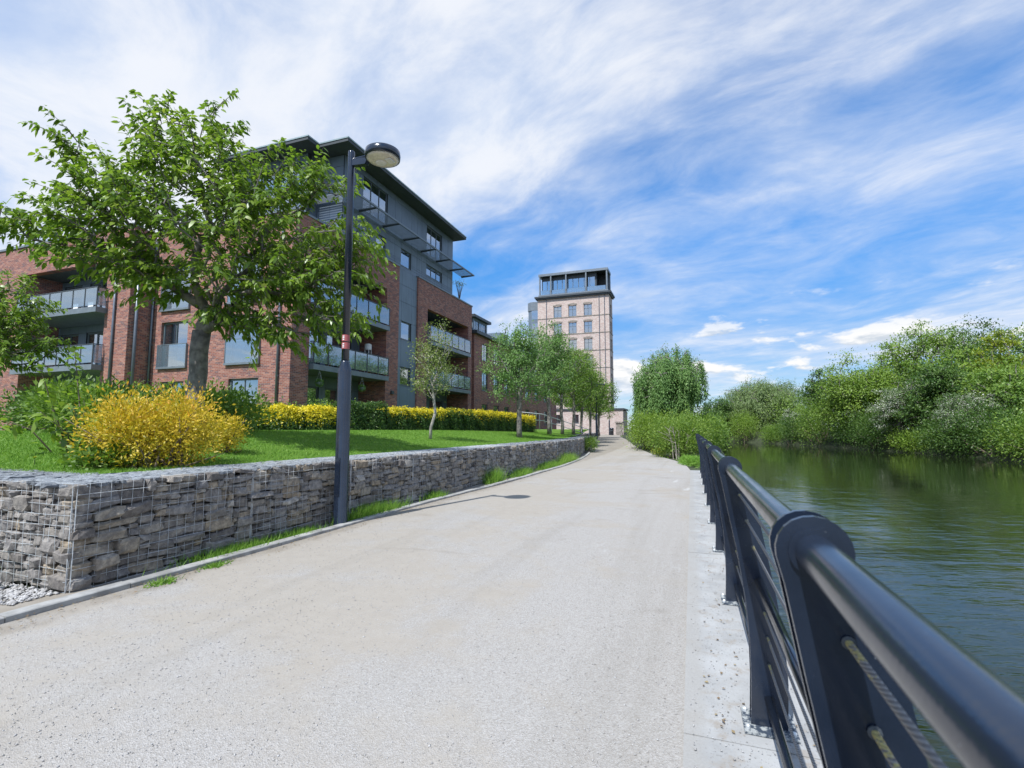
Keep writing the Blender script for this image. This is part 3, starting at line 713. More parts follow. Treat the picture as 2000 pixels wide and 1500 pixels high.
# wire cages, one panel per basket
def wires(name, p0, u, ln, z0, z1, nv, step=0.1, r=0.0023):
    mb = MB(); p0 = np.array(p0); u = np.array(u); nv = np.array(nv); k = int(round(ln / step))
    bul = lambda a, z: 0.012 * math.sin(a * 5.1 + z * 9) 
    for i in range(k + 1):
        q = p0 + u * (i * step); mb.tube([tuple(q + nv * (0.012 + bul(i, z)) + np.array([0, 0, z])) for z in (z0, (z0 + z1) / 2, z1)], r, 3, False)
    for j in range(int(round((z1 - z0) / step)) + 1):
        z = z0 + (z1 - z0) * j / round((z1 - z0) / step)
        mb.tube([tuple(p0 + u * a + nv * (0.014 + bul(a / step, z)) + np.array([0, 0, z + rng.normal() * 0.004])) for a in np.linspace(0, ln, max(2, int(ln / 0.35)))], r, 3, False)
    for e in (0, ln):
        mb.tube([tuple(p0 + u * e + nv * 0.018 + np.array([0, 0, z])) for z in np.linspace(z0, z1, 3)], r * 1.35, 5, False)
    return mb.build(name, 'wire', gab)
wires('wire_mesh', (-5.45, 3.05, 0), (-1, 0, 0), 4.0, 0.0, 0.985, (0, -1, 0))
s = 0.0
while s < ARCL - 1.9:
    p, t = arc(WALLF, s + 0.01); p2, _ = arc(WALLF, s + 1.98); t = (p2 - p) / np.linalg.norm(p2 - p); ln = 2.0 if s > 0 else 2.0
    zb = max(0.0, float(gz(p[1])))
    wires('wire_mesh', (p[0], p[1], 0), (t[0], t[1], 0), ln - 0.02, zb, 0.985, (t[1], -t[0], 0), 0.1 if s < 14 else 0.2); s += 2.0
mb = MB()
for i in range(9):
    mb.tube([(-5.46 - i * 0.1, y, 0.992 + 0.006 * math.sin(y * 5 + i)) for y in np.arange(3.05, 19, 0.6)], 0.0016, 3, False)
for y in np.arange(3.05, 15, 0.1):
    mb.tube([(-5.46, y, 0.992), (-5.9, y, 0.998), (-6.28, y, 0.992)], 0.0016, 3, False)
for x in np.arange(-6.3, -10, -0.1):
    mb.tube([(x, 3.05, 0.992), (x, 3.8, 0.992)], 0.0016, 3, False)
mb.build('wire_lid', 'wire', gab)

def low_gabion(label, poly, h, z0, n_rows=2):
    L_ = sum(math.hypot(c - a, d - b) for (a, b), (c, d) in zip(poly[:-1], poly[1:])); t = thing('gabion_wall', label, 'wall', (poly[0][0], poly[0][1], z0))
    BV = []; BF = []; BA = []; off = 0
    for (s, z, w, hh, tl) in pack(L_, h, rng, (0.12, 0.34), (0.05, 0.11)):
        p, tt = arc(poly, s); nv = np.array([tt[1], -tt[0]]); k = int(rng.integers(16)); c = np.array([p[0] - nv[0] * .07, p[1] - nv[1] * .07, z0 + z])
        mt = rock_xf(c, (tt[0], tt[1], 0), (nv[0], nv[1], 0), w * 1.06, hh * 1.08, 0.17, tl); V_, F_ = ROCKS[k]
        BV.append(V_ @ np.array(mt.to_3x3()).T + c); BF += [tuple(x + off for x in f) for f in F_]; off += len(V_); BA.append(np.full(len(V_), rng.random()))
    o = from_np('stone_fill', np.concatenate(BV), BF, 'stone', t, False, None, np.concatenate(BA)); fix_normals(o.data); tag(o, kind='stuff')
    fr = []; bk = []
    for s in np.linspace(0, L_, 8):
        p, tt = arc(poly, s); fr.append((p[0] - tt[1] * .1, p[1] + tt[0] * .1)); bk.append((p[0] - tt[1] * .75, p[1] + tt[0] * .75))
    MB().prism(fr + bk[::-1], z0 - 0.2, z0 + h - 0.01).build('core', 'slate', t)
low_gabion('low gabion terrace wall across the lawn at far left behind the shrubs', [(-19.5, 9.0), (-12.2, 9.4)], 0.26, 1.28)
low_gabion('short dark gabion terrace wall among the far row of trees', [(-7.9, 37.5), (-8.3, 41), (-8.9, 45.5)], 0.62, 0.45)
low_gabion('distant low gabion wall curving along the far path edge', [(-9.2, 46.5), (-10.4, 54), (-11.9, 64), (-13.6, 76)], 0.55, 0.42)

# ------------------------------------------------------------------ riverside railing
rail = thing('riverside_railing', 'blue-black steel riverside railing with round top rail and cables', 'railing', (0.3, 1.0, 0.02))
RX, RZ = 0.186, 1.297
post_y = [-0.9 + 1.9 * i for i in range(11)]
def plate_poly():
    left = [(0.236, 0.03), (0.246, 0.25), (0.246, 0.45), (0.236, 0.62), (0.207, 0.855), (0.165, 1.09), (0.140, 1.24)]
    right = [(0.285, 1.20), (0.306, 1.08), (0.345, 0.85), (0.378, 0.64), (0.405, 0.42), (0.411, 0.25), (0.400, 0.03)]
    head = []
    for k in range(13):
        a = math.radians(190 - k * 205 / 12); head.append((RX + 0.058 * math.cos(a), RZ + 0.058 * math.sin(a)))
    return left + head + right
PP = plate_poly()
def make_post(y):
    f = MB().box(0.20, 0.44, y - 0.11, y + 0.11, 0.024, 0.036).build('post', 'foot', rail)
    for s in (-1, 1):
        mb = MB(); mb.prism(PP, y + s * 0.032 - 0.006, y + s * 0.032 + 0.006, 'y'); mb.build('plate', 'black', f)
    mb = MB()
    ring = [(RX + 0.040 * math.cos(a), RZ + 0.040 * math.sin(a)) for a in np.linspace(0, 2 * math.pi, 20, endpoint=False)]
    mb.prism(ring, y - 0.046, y - 0.0385, 'y'); mb.prism(ring, y + 0.0385, y + 0.046, 'y'); mb.prism(ring, y - 0.025, y + 0.025, 'y')
    mb.build_each('weld_collar', 'black', f)
    mb = MB()
    for (bx, by) in ((0.218, -0.08), (0.218, 0.08), (0.42, -0.08), (0.42, 0.08)): mb.lathe(bx, y + by, [(0.011, 0.03), (0.011, 0.05), (0.006, 0.056)], 6)
    mb.build_each('bolt', 'wire', f)
    return f
for y in post_y: make_post(y)
yE = post_y[-1]
MB().tube([(RX, y, RZ) for y in np.linspace(-1.6, yE + 0.05, 12)], 0.0305, 24).build('handrail', 'black', rail, True)
for (x, z, nm) in ((0.300, 0.73, 'middle_rail'), (0.322, 0.165, 'bottom_rail')):
    for a, b in zip(post_y[:-1], post_y[1:]):
        MB().tube([(x, a + 0.04, z), (x, b - 0.04, z)], 0.0215, 14).build(nm, 'black', rail, True)
for (x, z) in ((0.226, 1.16), (0.254, 1.03), (0.279, 0.90), (0.318, 0.58), (0.328, 0.46), (0.330, 0.33)):
    MB().tube([(x, y, z) for y in np.arange(-1.6, yE + 0.1, 0.19)], 0.0058, 8).build('cable', 'cable', rail, True)
    mb = MB()
    for y in post_y[1:5]:
        for s in (-1, 1):
            yy_ = y + s * 0.0405; mb.lathe(0, 0, [(0.0105, 0), (0.0105, 0.003), (0.006, 0.004)], 10)
            for i in range(30): vx, vy, vz = mb.v[-30 + i]; mb.v[-30 + i] = (x + vx, yy_ + s * vz, z + vy)
    mb.build_each('grommet', 'clad_dark', rail)

# ------------------------------------------------------------------ street lamps
def lamp(label, x, y, z0, h=6.15, detailed=True, rot=0.0):
    t = thing('street_lamp', label, 'street lamp', (x, y, z0), 'black street lamps along the path')
    MB().lathe(x, y, [(0.118, z0 - 0.02), (0.118, z0 + 0.03), (0.109, z0 + 0.05), (0.106, z0 + 2.42), (0.102, z0 + 2.45), (0.070, z0 + 2.58), (0.062, z0 + 2.60)], 24).build('base_column', 'black', t, True)
    MB().lathe(x, y, [(0.060, z0 + 2.59), (0.055, z0 + h - 0.02), (0.051, z0 + h)], 20).build('pole', 'black', t, True)
    zc = z0 + h - 0.17; hx = x + 0.62
    mb = MB(); mb.tube([(x + 0.04, y, zc + 0.02), (x + 0.22, y, zc + 0.03), (hx - 0.25, y, zc + 0.035)], [0.026, 0.022, 0.022], 10)
    mb.prism([(x + 0.05, zc - 0.10), (x + 0.30, zc - 0.12), (x + 0.36, zc - 0.02), (x + 0.22, zc + 0.0), (x + 0.05, zc + 0.0)], y - 0.045, y + 0.045, 'y')
    mb.build('arm', 'black', t)
    hd = MB().lathe(hx, y, [(0.262, zc - 0.085), (0.278, zc - 0.08), (0.286, zc - 0.02), (0.278, zc + 0.04), (0.23, zc + 0.07), (0.11, zc + 0.088), (0.01, zc + 0.092)], 36).build('lamp_head', 'black', t, True)
    MB().lathe(hx, y, [(0.02, zc - 0.140), (0.14, zc - 0.130), (0.22, zc - 0.105), (0.260, zc - 0.0855)], 32, True).build('lens', 'lens', hd, True)
    if detailed:
        mb = MB(); mb.lathe(hx - 0.03, y, [(0.09, zc - 0.138), (0.075, zc - 0.152), (0.03, zc - 0.158)], 18); mb.box(hx + 0.09, hx + 0.19, y - 0.07, y + 0.07, zc - 0.146, zc - 0.128)
        mb.build('reflector', 'chrome', hd, False)
        for a, b in ((2.79, 2.895), (2.915, 3.02)):
            MB().lathe(x, y, [(0.0615, z0 + a), (0.0615, z0 + b)], 20, False).build('sticker', 'red', t, True)
            mb = MB()
            for k, zz_ in enumerate((0.25, 0.5, 0.75)):
                mb.box(x - 0.012, x + 0.02, y - 0.0640, y - 0.0622, z0 + a + (b - a) * zz_ - 0.007, z0 + a + (b - a) * zz_ + 0.007)
            mb.build_each('sticker_print', 'white', t)
        MB().box(x - 0.045, x + 0.045, y - 0.1100, y - 0.104, z0 + 0.45, z0 + 1.05).build('access_door', 'black', t)
    return t
lamp('tall black street lamp rising in front of the gabion wall', -5.235, 6.57, 0.0)
lamp('black street lamp among the far row of young trees', -8.95, 50.0, 0.45, 5.7, False)
lamp('most distant black street lamp near the pale brick wall at path end', -12.9, 84.0, 0.45, 5.6, False)

# ------------------------------------------------------------------ building helpers
class Fr:
    """facade frame: 'E' faces +X at x=p, u=Y;  'S' faces -Y at y=p, u=X.  n is outward"""
    def __init__(s, side, p): s.side = side; s.p = p
    def box(s, mb, u0, u1, n0, n1, z0, z1):
        if s.side == 'E': mb.box(s.p + n0, s.p + n1, u0, u1, z0, z1)
        else: mb.box(u0, u1, s.p - n1, s.p - n0, z0, z1)
        return mb
    def pt(s, u, n, z): return (s.p + n, u, z) if s.side == 'E' else (u, s.p - n, z)
def wall(fr, name, u0, u1, z0, z1, holes, th, mat, parent):
    us = sorted({u0, u1} | {h[0] for h in holes} | {h[1] for h in holes}); zs = sorted({z0, z1} | {h[2] for h in holes} | {h[3] for h in holes})
    solid = lambda i, j: 0 <= i < len(us) - 1 and 0 <= j < len(zs) - 1 and not any(h[0] <= (us[i] + us[i + 1]) / 2 <= h[1] and h[2] <= (zs[j] + zs[j + 1]) / 2 <= h[3] for h in holes)
    mb = MB()
    def q(a): mb.add([fr.pt(*p) for p in a], [(0, 1, 2, 3)])
    for i in range(len(us) - 1):
        for j in range(len(zs) - 1):
            if not solid(i, j): continue
            a, b, c, d = us[i], us[i + 1], zs[j], zs[j + 1]
            q([(a, 0, c), (b, 0, c), (b, 0, d), (a, 0, d)]); q([(a, -th, d), (b, -th, d), (b, -th, c), (a, -th, c)])
            if not solid(i - 1, j): q([(a, 0, d), (a, -th, d), (a, -th, c), (a, 0, c)])
            if not solid(i + 1, j): q([(b, 0, c), (b, -th, c), (b, -th, d), (b, 0, d)])
            if not solid(i, j - 1): q([(a, 0, c), (a, -th, c), (b, -th, c), (b, 0, c)])
            if not solid(i, j + 1): q([(b, 0, d), (b, -th, d), (a, -th, d), (a, 0, d)])
    o = mb.build(name, mat, parent); fix_normals(o.data); return o
def window(fr, parent, u0, u1, z0, z1, panes=2, inset=0.10, fw=0.06, transom=None, curtain=None, name='window', mat='frame', sill=True, mull=0.05):
    mb = MB(); n0, n1 = -inset - 0.06, -inset
    fr.box(mb, u0 + .002, u1 - .002, n0, n1, z0 + .002, z0 + fw); fr.box(mb, u0 + .002, u1 - .002, n0, n1, z1 - fw, z1 - .002)
    fr.box(mb, u0 + .002, u0 + fw, n0, n1, z0 + fw, z1 - fw); fr.box(mb, u1 - fw, u1 - .002, n0, n1, z0 + fw, z1 - fw)
    step = (u1 - u0) / panes
    for i in range(1, panes): fr.box(mb, u0 + step * i - mull / 2, u0 + step * i + mull / 2, n0 + .003, n1 - .003, z0 + fw, z1 - fw)
    if transom: fr.box(mb, u0 + fw, u1 - fw, n0 + .006, n1 - .006, transom - mull / 2, transom + mull / 2)
    if sill: fr.box(mb, u0 - 0.03, u1 + 0.03, -inset + .001, 0.035, z0 - 0.045, z0 - 0.003)
    w = mb.build(name, mat, parent)
    zs = [(z0 + fw, z1 - fw)] if not transom else [(z0 + fw, transom - mull / 2), (transom + mull / 2, z1 - fw)]
    for i in range(panes):
        for (a, b) in zs:
            l = u0 + (fw if i == 0 else step * i + mull / 2); r = u0 + (step * panes - fw if i == panes - 1 else step * (i + 1) - mull / 2)
            fr.box(MB(), l, r, n0 + 0.022, n0 + 0.030, a, b).build('pane', 'glass', w)
    if curtain:
        for (a, b) in curtain:
            mb = MB(); m = 14; ca, cb = u0 + (u1 - u0) * a, u0 + (u1 - u0) * b; vs = []
            for k in range(m + 1):
                u = ca + (cb - ca) * k / m; nn_ = -inset - 0.17 + 0.03 * (1 if k % 2 else -1)
                vs += [fr.pt(u, nn_, z0 + 0.05), fr.pt(u, nn_, z1 - 0.05)]
            mb.add(vs, [(2 * k, 2 * k + 2, 2 * k + 3, 2 * k + 1) for k in range(m)]); mb.build('curtain', 'curtain', w)
    return w
def panels(fr, parent, us, zs, skip=(), gap=0.018, proud=0.018, mat='clad', name='cladding_panel'):
    for a, b in zip(us[:-1], us[1:]):
        for c, d in zip(zs[:-1], zs[1:]):
            if any(s[0] - .01 <= (a + b) / 2 <= s[1] + .01 and s[2] - .01 <= (c + d) / 2 <= s[3] + .01 for s in skip): continue
            fr.box(MB(), a + gap / 2, b - gap / 2, 0.001, proud, c + gap / 2, d - gap / 2).build(name, mat, parent)
def balcony(fr, parent, u0, u1, nb, nf, zb, th=0.24, rail_h=1.08, bays=5, ends=True, name='balcony'):
    """slab from nb (inside) to nf (front); glass balustrade in front"""
    zt = zb + th
    s = fr.box(MB(), u0, u1, nb, nf, zb, zt).build(name, 'metal_grey', parent)
    mb = MB(); fr.box(mb, u0 - .01, u1 + .01, nf - 0.07, nf - 0.02, zt + rail_h, zt + rail_h + 0.045)
    if ends:
        fr.box(mb, u0 - .01, u0 + .035, 0.02, nf - 0.07, zt + rail_h + .001, zt + rail_h + 0.044); fr.box(mb, u1 - .035, u1 + .01, 0.02, nf - 0.07, zt + rail_h + .001, zt + rail_h + 0.044)
    mb.build('handrail', 'clad_dark', s)
    stp = (u1 - u0) / bays
    for i in range(bays + 1):
        u = u0 + stp * i; u = min(max(u, u0 + 0.03), u1 - 0.03)
        fr.box(MB(), u - 0.028, u + 0.028, nf - 0.06, nf - 0.02, zt, zt + rail_h).build('baluster', 'clad_dark', s)
    for i in range(bays):
        fr.box(MB(), u0 + stp * i + 0.05, u0 + stp * (i + 1) - 0.05, nf - 0.046, nf - 0.034, zt + 0.09, zt + rail_h - 0.02).build('glass_panel', 'balglass', s)
    if ends:
        for u in (u0 + 0.02, u1 - 0.03):
            if nf > 0.25: fr.box(MB(), u, u + 0.012, 0.05, nf - 0.08, zt + 0.09, zt + rail_h - 0.02).build('glass_panel', 'balglass', s)
    return s

# ------------------------------------------------------------------ the five-storey apartment block
B = thing('apartment_building', 'red brick and slate-grey apartment block with glass balconies', 'building', (-17, 17.55, 1.4))
FL = [1.5, 4.42, 7.40, 10.4, 13.4]
E_ = Fr('E', -17.0); EG = Fr('E', -17.12); EP = Fr('E', -17.22); S_ = Fr('S', 17.55); SW = Fr('S', 16.4); SP1 = Fr('S', 21.05); SP2 = Fr('S', 20.25)
TOP = 11.70
hA = (18.7, 25.0, 1.5, 9.95); hB = (29.9, 36.6, 1.5, 9.85)
wall(E_, 'wall', 17.55, 26.3, 0.9, TOP, [hA], 0.34, 'brick', B)
wall(E_, 'wall', 28.6, 37.3, 0.9, TOP, [hB], 0.34, 'brick', B)
# recesses
for (h, nm) in ((hA, 'a'), (hB, 'b')):
    mb = MB(); E_.box(mb, h[0] - 0.3, h[0] - .003, -1.9, -0.345, h[2], h[3]); E_.box(mb, h[1] + .003, h[1] + 0.3, -1.9, -0.345, h[2], h[3]); mb.build_each('recess_wall', 'brick', B)
    E_.box(MB(), h[0] - .29, h[1] + .29, -1.9, -0.345, h[3] + .004, h[3] + 0.15).build('recess_ceiling', 'soffit', B)
    back = Fr('E', -18.9)
    dz = [(1.5, 3.75), (4.72, 6.95), (7.68, 9.75)]
    L0 = h[0]; wd = h[1] - h[0]
    doors = [(L0 + 0.5, L0 + 2.9), (L0 + wd - 2.9, L0 + wd - 0.8)]
    holes = [(a, b, c, d) for (a, b) in doors for (c, d) in dz]
    wall(back, 'recess_back', h[0] - .29, h[1] + .29, 1.2, h[3] + .1, holes, 0.2, 'clad_dark', B)
    us = [h[0], doors[0][0], doors[0][1], (doors[0][1] + doors[1][0]) / 2, doors[1][0], doors[1][1], h[1]]
    zs = [1.5, 3.75, 4.4, 4.72, 6.95, 7.35, 7.68, 9.75, h[3]]
    panels(back, B, us, zs, holes, 0.02, 0.016)
    for (a, b) in doors:
        for (c, d) in dz: window(back, B, a, b, c, d, 2, 0.05, 0.08, None, random.choice([[(0.02, 0.2)], [(0.02, 0.45)], [(0.3, 0.5), (0.8, 0.98)], None]), 'patio_door', 'frame', False, 0.10)
    for i, zb in enumerate((4.33, 7.33)):
        balcony(E_, B, h[0] + .03, h[1] - .03, -1.88, 0.27, zb, 0.26, 1.06, 6 if nm == 'a' else 6)
# grey strip
sw = [(26.75, 27.95, 4.25, 5.42), (26.75, 27.95, 7.2, 8.36)]
wall(EG, 'strip_wall', 26.302, 28.598, 0.9, TOP, sw, 0.2, 'clad_dark', B)
panels(EG, B, [26.31, 26.75, 27.95, 28.59], [0.9, 2.6, 4.25, 5.42, 7.2, 8.36, 9.6, 10.7, TOP - 0.01], sw, 0.018, 0.02)
for h in sw: window(EG, B, *h, 1, 0.06, 0.07, None, [(0.03, 0.35)])
# south facade
sh = [(-25.5, -23.6, 4.65, 6.95), (-20.85, -18.87, 4.65, 6.95), (-25.5, -23.6, 7.62, 9.92), (-20.85, -18.87, 7.62, 9.92), (-20.7, -18.85, 2.3, 3.88), (-25.3, -23.7, 2.3, 3.88)]
wall(S_, 'wall', -26.2, -17.342, 0.9, TOP, sh, 0.34, 'brick', B)
for i, h in enumerate(sh):
    if i < 4:
        w = window(S_, B, *h, 2, 0.12, 0.09, None, [(0.02, 0.16), (0.38, 0.56)], 'window')
        S_.box(MB(), h[0] - 0.06, h[1] + 0.06, 0.075, 0.087, h[2] - 0.02, h[2] + 1.1).build('glass_panel', 'balglass', w)
        mb = MB(); S_.box(mb, h[0] - 0.08, h[1] + 0.08, 0.06, 0.1, h[2] + 1.1, h[2] + 1.13); S_.box(mb, h[0] - 0.1, h[1] + 0.1, 0.04, 0.12, h[2] - 0.12, h[2] - 0.022)
        for u in (h[0] - 0.08, h[1] + 0.05): S_.box(mb, u, u + 0.03, 0.001, 0.104, h[2] - .02, h[2] + 1.1)
        mb.build('guard_frame', 'metal_grey', w)
    else: window(S_, B, *h, 2, 0.10, 0.09, None, None)
# forward wing on the left
hW = (-34.95, -28.05, 1.5, 10.15)
wall(SW, 'wall', -46, -26.25, 0.9, TOP + 0.1, [hW], 0.34, 'brick', B)
MB().box(-26.59, -26.25, 16.745, 17.545, 0.9, TOP + 0.1).build('wing_side_wall', 'brick', B)
mb = MB(); SW.box(mb, hW[0] - .3, hW[0] - .003, -1.9, -.345, 1.5, 10.15); SW.box(mb, hW[1] + .003, hW[1] + .3, -1.9, -.345, 1.5, 10.15); mb.build_each('recess_wall', 'brick', B)
SW.box(MB(), hW[0] - .29, hW[1] + .29, -1.9, -.345, 10.154, 10.3).build('recess_ceiling', 'soffit', B)
SWB = Fr('S', 18.1); dW = [(-34.7, -33.1), (-32.4, -30.6), (-29.9, -28.4)]; dz = [(1.5, 3.8), (4.78, 6.98), (7.74, 9.85)]
holes = [(a, b, c, d) for (a, b) in dW for (c, d) in dz]
wall(SWB, 'recess_back', hW[0] - .29, hW[1] + .29, 1.2, 10.2, holes, 0.2, 'clad_dark', B)
panels(SWB, B, [hW[0], -34.7, -33.1, -32.4, -30.6, -29.9, -28.4, hW[1]], [1.5, 3.8, 4.5, 4.78, 6.98, 7.5, 7.74, 9.85, 10.14], holes, 0.02, 0.016)
for (a, b) in dW:
    for (c, d) in dz: window(SWB, B, a, b, c, d, 2, 0.05, 0.10, None, [(0.05, 0.3), (0.5, 0.9)] if random.random() < 0.7 else None, 'patio_door', 'frame', False, 0.12)
for zb in (4.45, 7.38): balcony(SW, B, hW[0] + .25, hW[1] + .12, -1.88, 0.5, zb, 0.27, 1.0, 7)
# copings on the brick parapets
mb = MB(); E_.box(mb, 17.5, 26.3, -0.40, 0.05, TOP + .002, TOP + 0.10); E_.box(mb, 28.6, 37.36, -0.40, 0.05, TOP + .002, TOP + 0.10)
S_.box(mb, -26.2, -17.41, -0.4, 0.05, TOP + .002, TOP + .10); SW.box(mb, -46, -26.2, -0.4, 0.06, TOP + .102, TOP + .22); mb.build_each('parapet_coping', 'metal_grey', B)
# plain sides and flat roofs closing the block
mb = MB(); mb.box(-40, -17.35, 37.0, 37.3, 0.9, TOP); mb.box(-46, -45.7, 16.75, 37, 0.9, TOP); mb.build_each('rear_wall', 'brick', B)
mb = MB(); mb.box(-45.7, -17.36, 17.9, 37.0, TOP - 0.45, TOP - 0.2); mb.box(-45.7, -26.6, 16.75, 17.895, TOP - 0.45, TOP - 0.2); mb.build_each('flat_roof', 'soffit', B)
mb = MB()
for z in (1.3, 4.2, 7.2, 10.15): mb.box(-45, -19.2, 18.5, 36.5, z - 0.1, z + 0.1)
mb.box(-24, -17.5, 22, 33.8, 13.2, 13.4); mb.box(-22.5, -22.3, 18.5, 36.5, 1.2, 10.0); mb.box(-44, -19.3, 21, 21.2, 1.2, 10.0)
mb.build_each('inner_floor', 'inner', B)
# penthouse storeys
PZ = 16.32
pw = [(22.72, 25.14, 13.95, 15.98), (29.96, 32.22, 13.88, 15.92), (24.05, 25.0, 12.18, 13.10), (26.72, 27.95, 12.0, 13.12), (29.98, 32.3, 12.32, 13.10)]
wall(EP, 'penthouse_wall', 21.05, 34.05, 10.9, PZ, pw, 0.25, 'clad_dark', B)
panels(EP, B, [21.06, 21.9, 22.72, 24.05, 25.0, 25.14, 26.0, 26.72, 27.95, 28.7, 29.3, 29.97, 32.22, 32.3, 33.2, 34.04], [TOP - .1, 12.0, 12.18, 12.32, 13.10, 13.5, 13.92, 15.95, PZ - .01],
       [(22.72, 25.14, 13.9, 15.98), (29.96, 32.22, 13.88, 15.96), (24.05, 25.0, 12.18, 13.10), (26.72, 27.95, 12.0, 13.12), (29.98, 32.3, 12.32, 13.10)], 0.016, 0.02)
window(EP, B, *pw[0], 3, 0.05, 0.07, None, None, 'window', 'frame', False); window(EP, B, *pw[1], 3, 0.05, 0.07, None, None, 'window', 'frame', False)
window(EP, B, *pw[2], 1, 0.05, 0.07); window(EP, B, *pw[3], 1, 0.05, 0.07, None, [(0.1, 0.9)]); window(EP, B, *pw[4], 3, 0.05, 0.07)
p1 = [(-18.3, -17.5, 14.0, 15.6)]; p2 = [(-22.9, -21.2, 13.7, 15.9), (-20.9, -19.3, 13.7, 15.9)]
wall(SP1, 'penthouse_wall', -18.95, -17.222, 10.9, PZ, [], 0.25, 'clad_dark', B); panels(SP1, B, [-18.94, -18.1, -17.24], [TOP - .1, 12.6, 13.4, 14.2, 15.0, 15.7, PZ - .01], [], 0.016, 0.02)
wall(SP2, 'penthouse_wall', -23.7, -18.95, 10.9, PZ, p2, 0.25, 'clad_dark', B); panels(SP2, B, [-23.69, -22.9, -21.2, -20.9, -19.3, -18.96], [TOP - .1, 12.6, 13.7, 15.9, PZ - .01], p2, 0.016, 0.02)
for h in p2: window(SP2, B, *h, 2, 0.05, 0.08, None, [(0.1, 0.45)], 'window', 'frame', False)
mb = MB(); mb.box(-19.2, -18.951, 20.51, 21.04, 10.9, PZ); mb.box(-23.95, -23.702, 20.26, 33.8, 10.9, PZ); mb.box(-23.7, -17.48, 33.8, 34.05, 10.9, PZ); mb.build_each('penthouse_side', 'clad', B)
roof = MB().prism([(-24.7, 19.22), (-18.06, 19.22), (-18.06, 20.02), (-16.2, 20.02), (-16.2, 34.35), (-24.7, 34.35)], PZ + .003, PZ + 0.16).build('roof', 'soffit', B)
MB().prism([(-24.73, 19.19), (-18.03, 19.19), (-18.03, 19.99), (-16.17, 19.99), (-16.17, 34.38), (-24.73, 34.38)], PZ + 0.163, PZ + 0.235).build('fascia', 'fascia', roof)
# louvred sunshade round the penthouse
sun_sh = EP.box(MB(), 20.3, 35.5, 1.20, 1.24, 13.70, 13.80).build('sunshade', 'metal_grey', B)
for i in range(11):
    n = 0.12 + i * 0.098; mb = MB(); EP.box(mb, 20.9 if n < .2 else 20.3, 34.06 if n < 0.05 else 35.5, n, n + 0.022, 13.73, 13.765); mb.build('slat', 'metal_grey', sun_sh)
for y in (20.32, 22.4, 24.7, 27.0, 29.2, 31.4, 33.6, 35.42):
    mb = MB(); mb.prism([(-17.20 if y < 34.05 else -17.1, 13.66), (-15.99, 13.70), (-15.99, 13.78), (-17.20 if y < 34.05 else -17.1, 13.81)], y - 0.04, y + 0.04, 'y'); mb.build('bracket', 'clad_dark', sun_sh)
for i in range(8):
    SP1.box(MB(), -18.9, -17.21, 0.1 + i * 0.09, 0.135 + i * 0.09, 13.725, 13.77).build('slat', 'metal_grey', sun_sh)
# downpipes
def pipe(x, y, z0, z1, label=None):
    o = MB().tube([(x, y, z0), (x, y, z1)], 0.055, 12).build('downpipe', 'pipe', B, True)
    mb = MB()
    for z in np.arange(z0 + 1.0, z1, 1.9): mb.box(x - 0.075, x + 0.075, y - 0.03, y + 0.1, z, z + 0.05)
    mb.build_each('pipe_bracket', 'pipe', o)
pipe(-17.67, 17.47, 1.0, 11.4); pipe(-26.12, 17.46, 1.0, 11.4); pipe(-27.24, 16.32, 1.0, 11.3)
o = MB().tube([(-26.17, 16.72, 1.0), (-26.17, 16.72, 10.6)], 0.075, 12).build('downpipe', 'pipe', B, True)
MB().box(-26.245, -26.06, 16.6, 16.84, 10.6, 10.95).build('hopper', 'pipe', o)
MB().lathe(0, 0, [(0.11, 0), (0.13, 0.05), (0.12, 0.12), (0.03, 0.14)], 12)
mb = MB(); E_.box(mb, 25.55, 25.8, 0.001, 0.12, 3.6, 3.8); mb.build('wall_light', 'clad_dark', B)

# things on the balconies
def pot(x, y, z, label, h=0.28, r=0.15, leafmat='lf_green', fol=0.3):
    t = thing('potted_plant', label, 'potted plant', (x, y, z), 'potted plants on the balconies')
    MB().lathe(x, y, [(r * .7, z + .002), (r, z + h * .85), (r * 1.12, z + h * .86), (r * 1.12, z + h), (r * .9, z + h), (r * .85, z + h * .9)], 14).build('pot', 'terracotta', t, True)
    n = 260; P = np.array([x, y, z + h + fol * .5]) + RNG.normal(size=(n, 3)) * np.array([fol * .42, fol * .42, fol * .4]); P[:, 2] = np.maximum(P[:, 2], z + h)
    tag(leaves('foliage', P, rnd_dirs(n) + np.array([0, 0, .5]), rnd_dirs(n), np.full(n, .11), np.full(n, .05), RNG.random(n), leafmat, t), kind='stuff')
zb1 = 4.33 + 0.26
pot(-17.25, 20.35, zb1, 'terracotta pot with leafy plant at left end of the lower balcony', 0.30, 0.16)
pot(-17.15, 21.6, zb1, 'broad bushy pot plant in the middle of the lower balcony', 0.26, 0.2, 'lf_olive', 0.42)
pot(-17.2, 23.6, zb1, 'potted plant right of the lamp post on the lower balcony', 0.28, 0.17)
pot(-17.1, 24.3, zb1, 'potted plant nearest the brick end of the lower balcony', 0.30, 0.16, 'lf_dark', 0.34)
pot(-17.2, 24.5, 7.33 + .26, 'small plant at right end of the upper balcony', 0.22, 0.12)
lt = thing('patio_lantern', 'white and black column lantern standing on the lower balcony', 'lantern', (-17.75, 24.3, zb1))
MB().box(-17.9, -17.6, 24.15, 24.45, zb1 + .002, zb1 + 0.08).build('base', 'clad_dark', lt)
mb = MB()
for a in (-17.89, -17.64):
    for b_ in (24.16, 24.41): mb.box(a, a + .03, b_, b_ + .03, zb1 + .08, zb1 + 1.55)
mb.build_each('leg', 'white', lt); MB().box(-17.84, -17.66, 24.21, 24.39, zb1 + .5, zb1 + 1.5).build('heater', 'clad_dark', lt); MB().lathe(-17.75, 24.3, [(0.2, zb1 + 1.551), (0.2, zb1 + 1.85), (0.16, zb1 + 1.9)], 16).build('hood', 'white', lt)
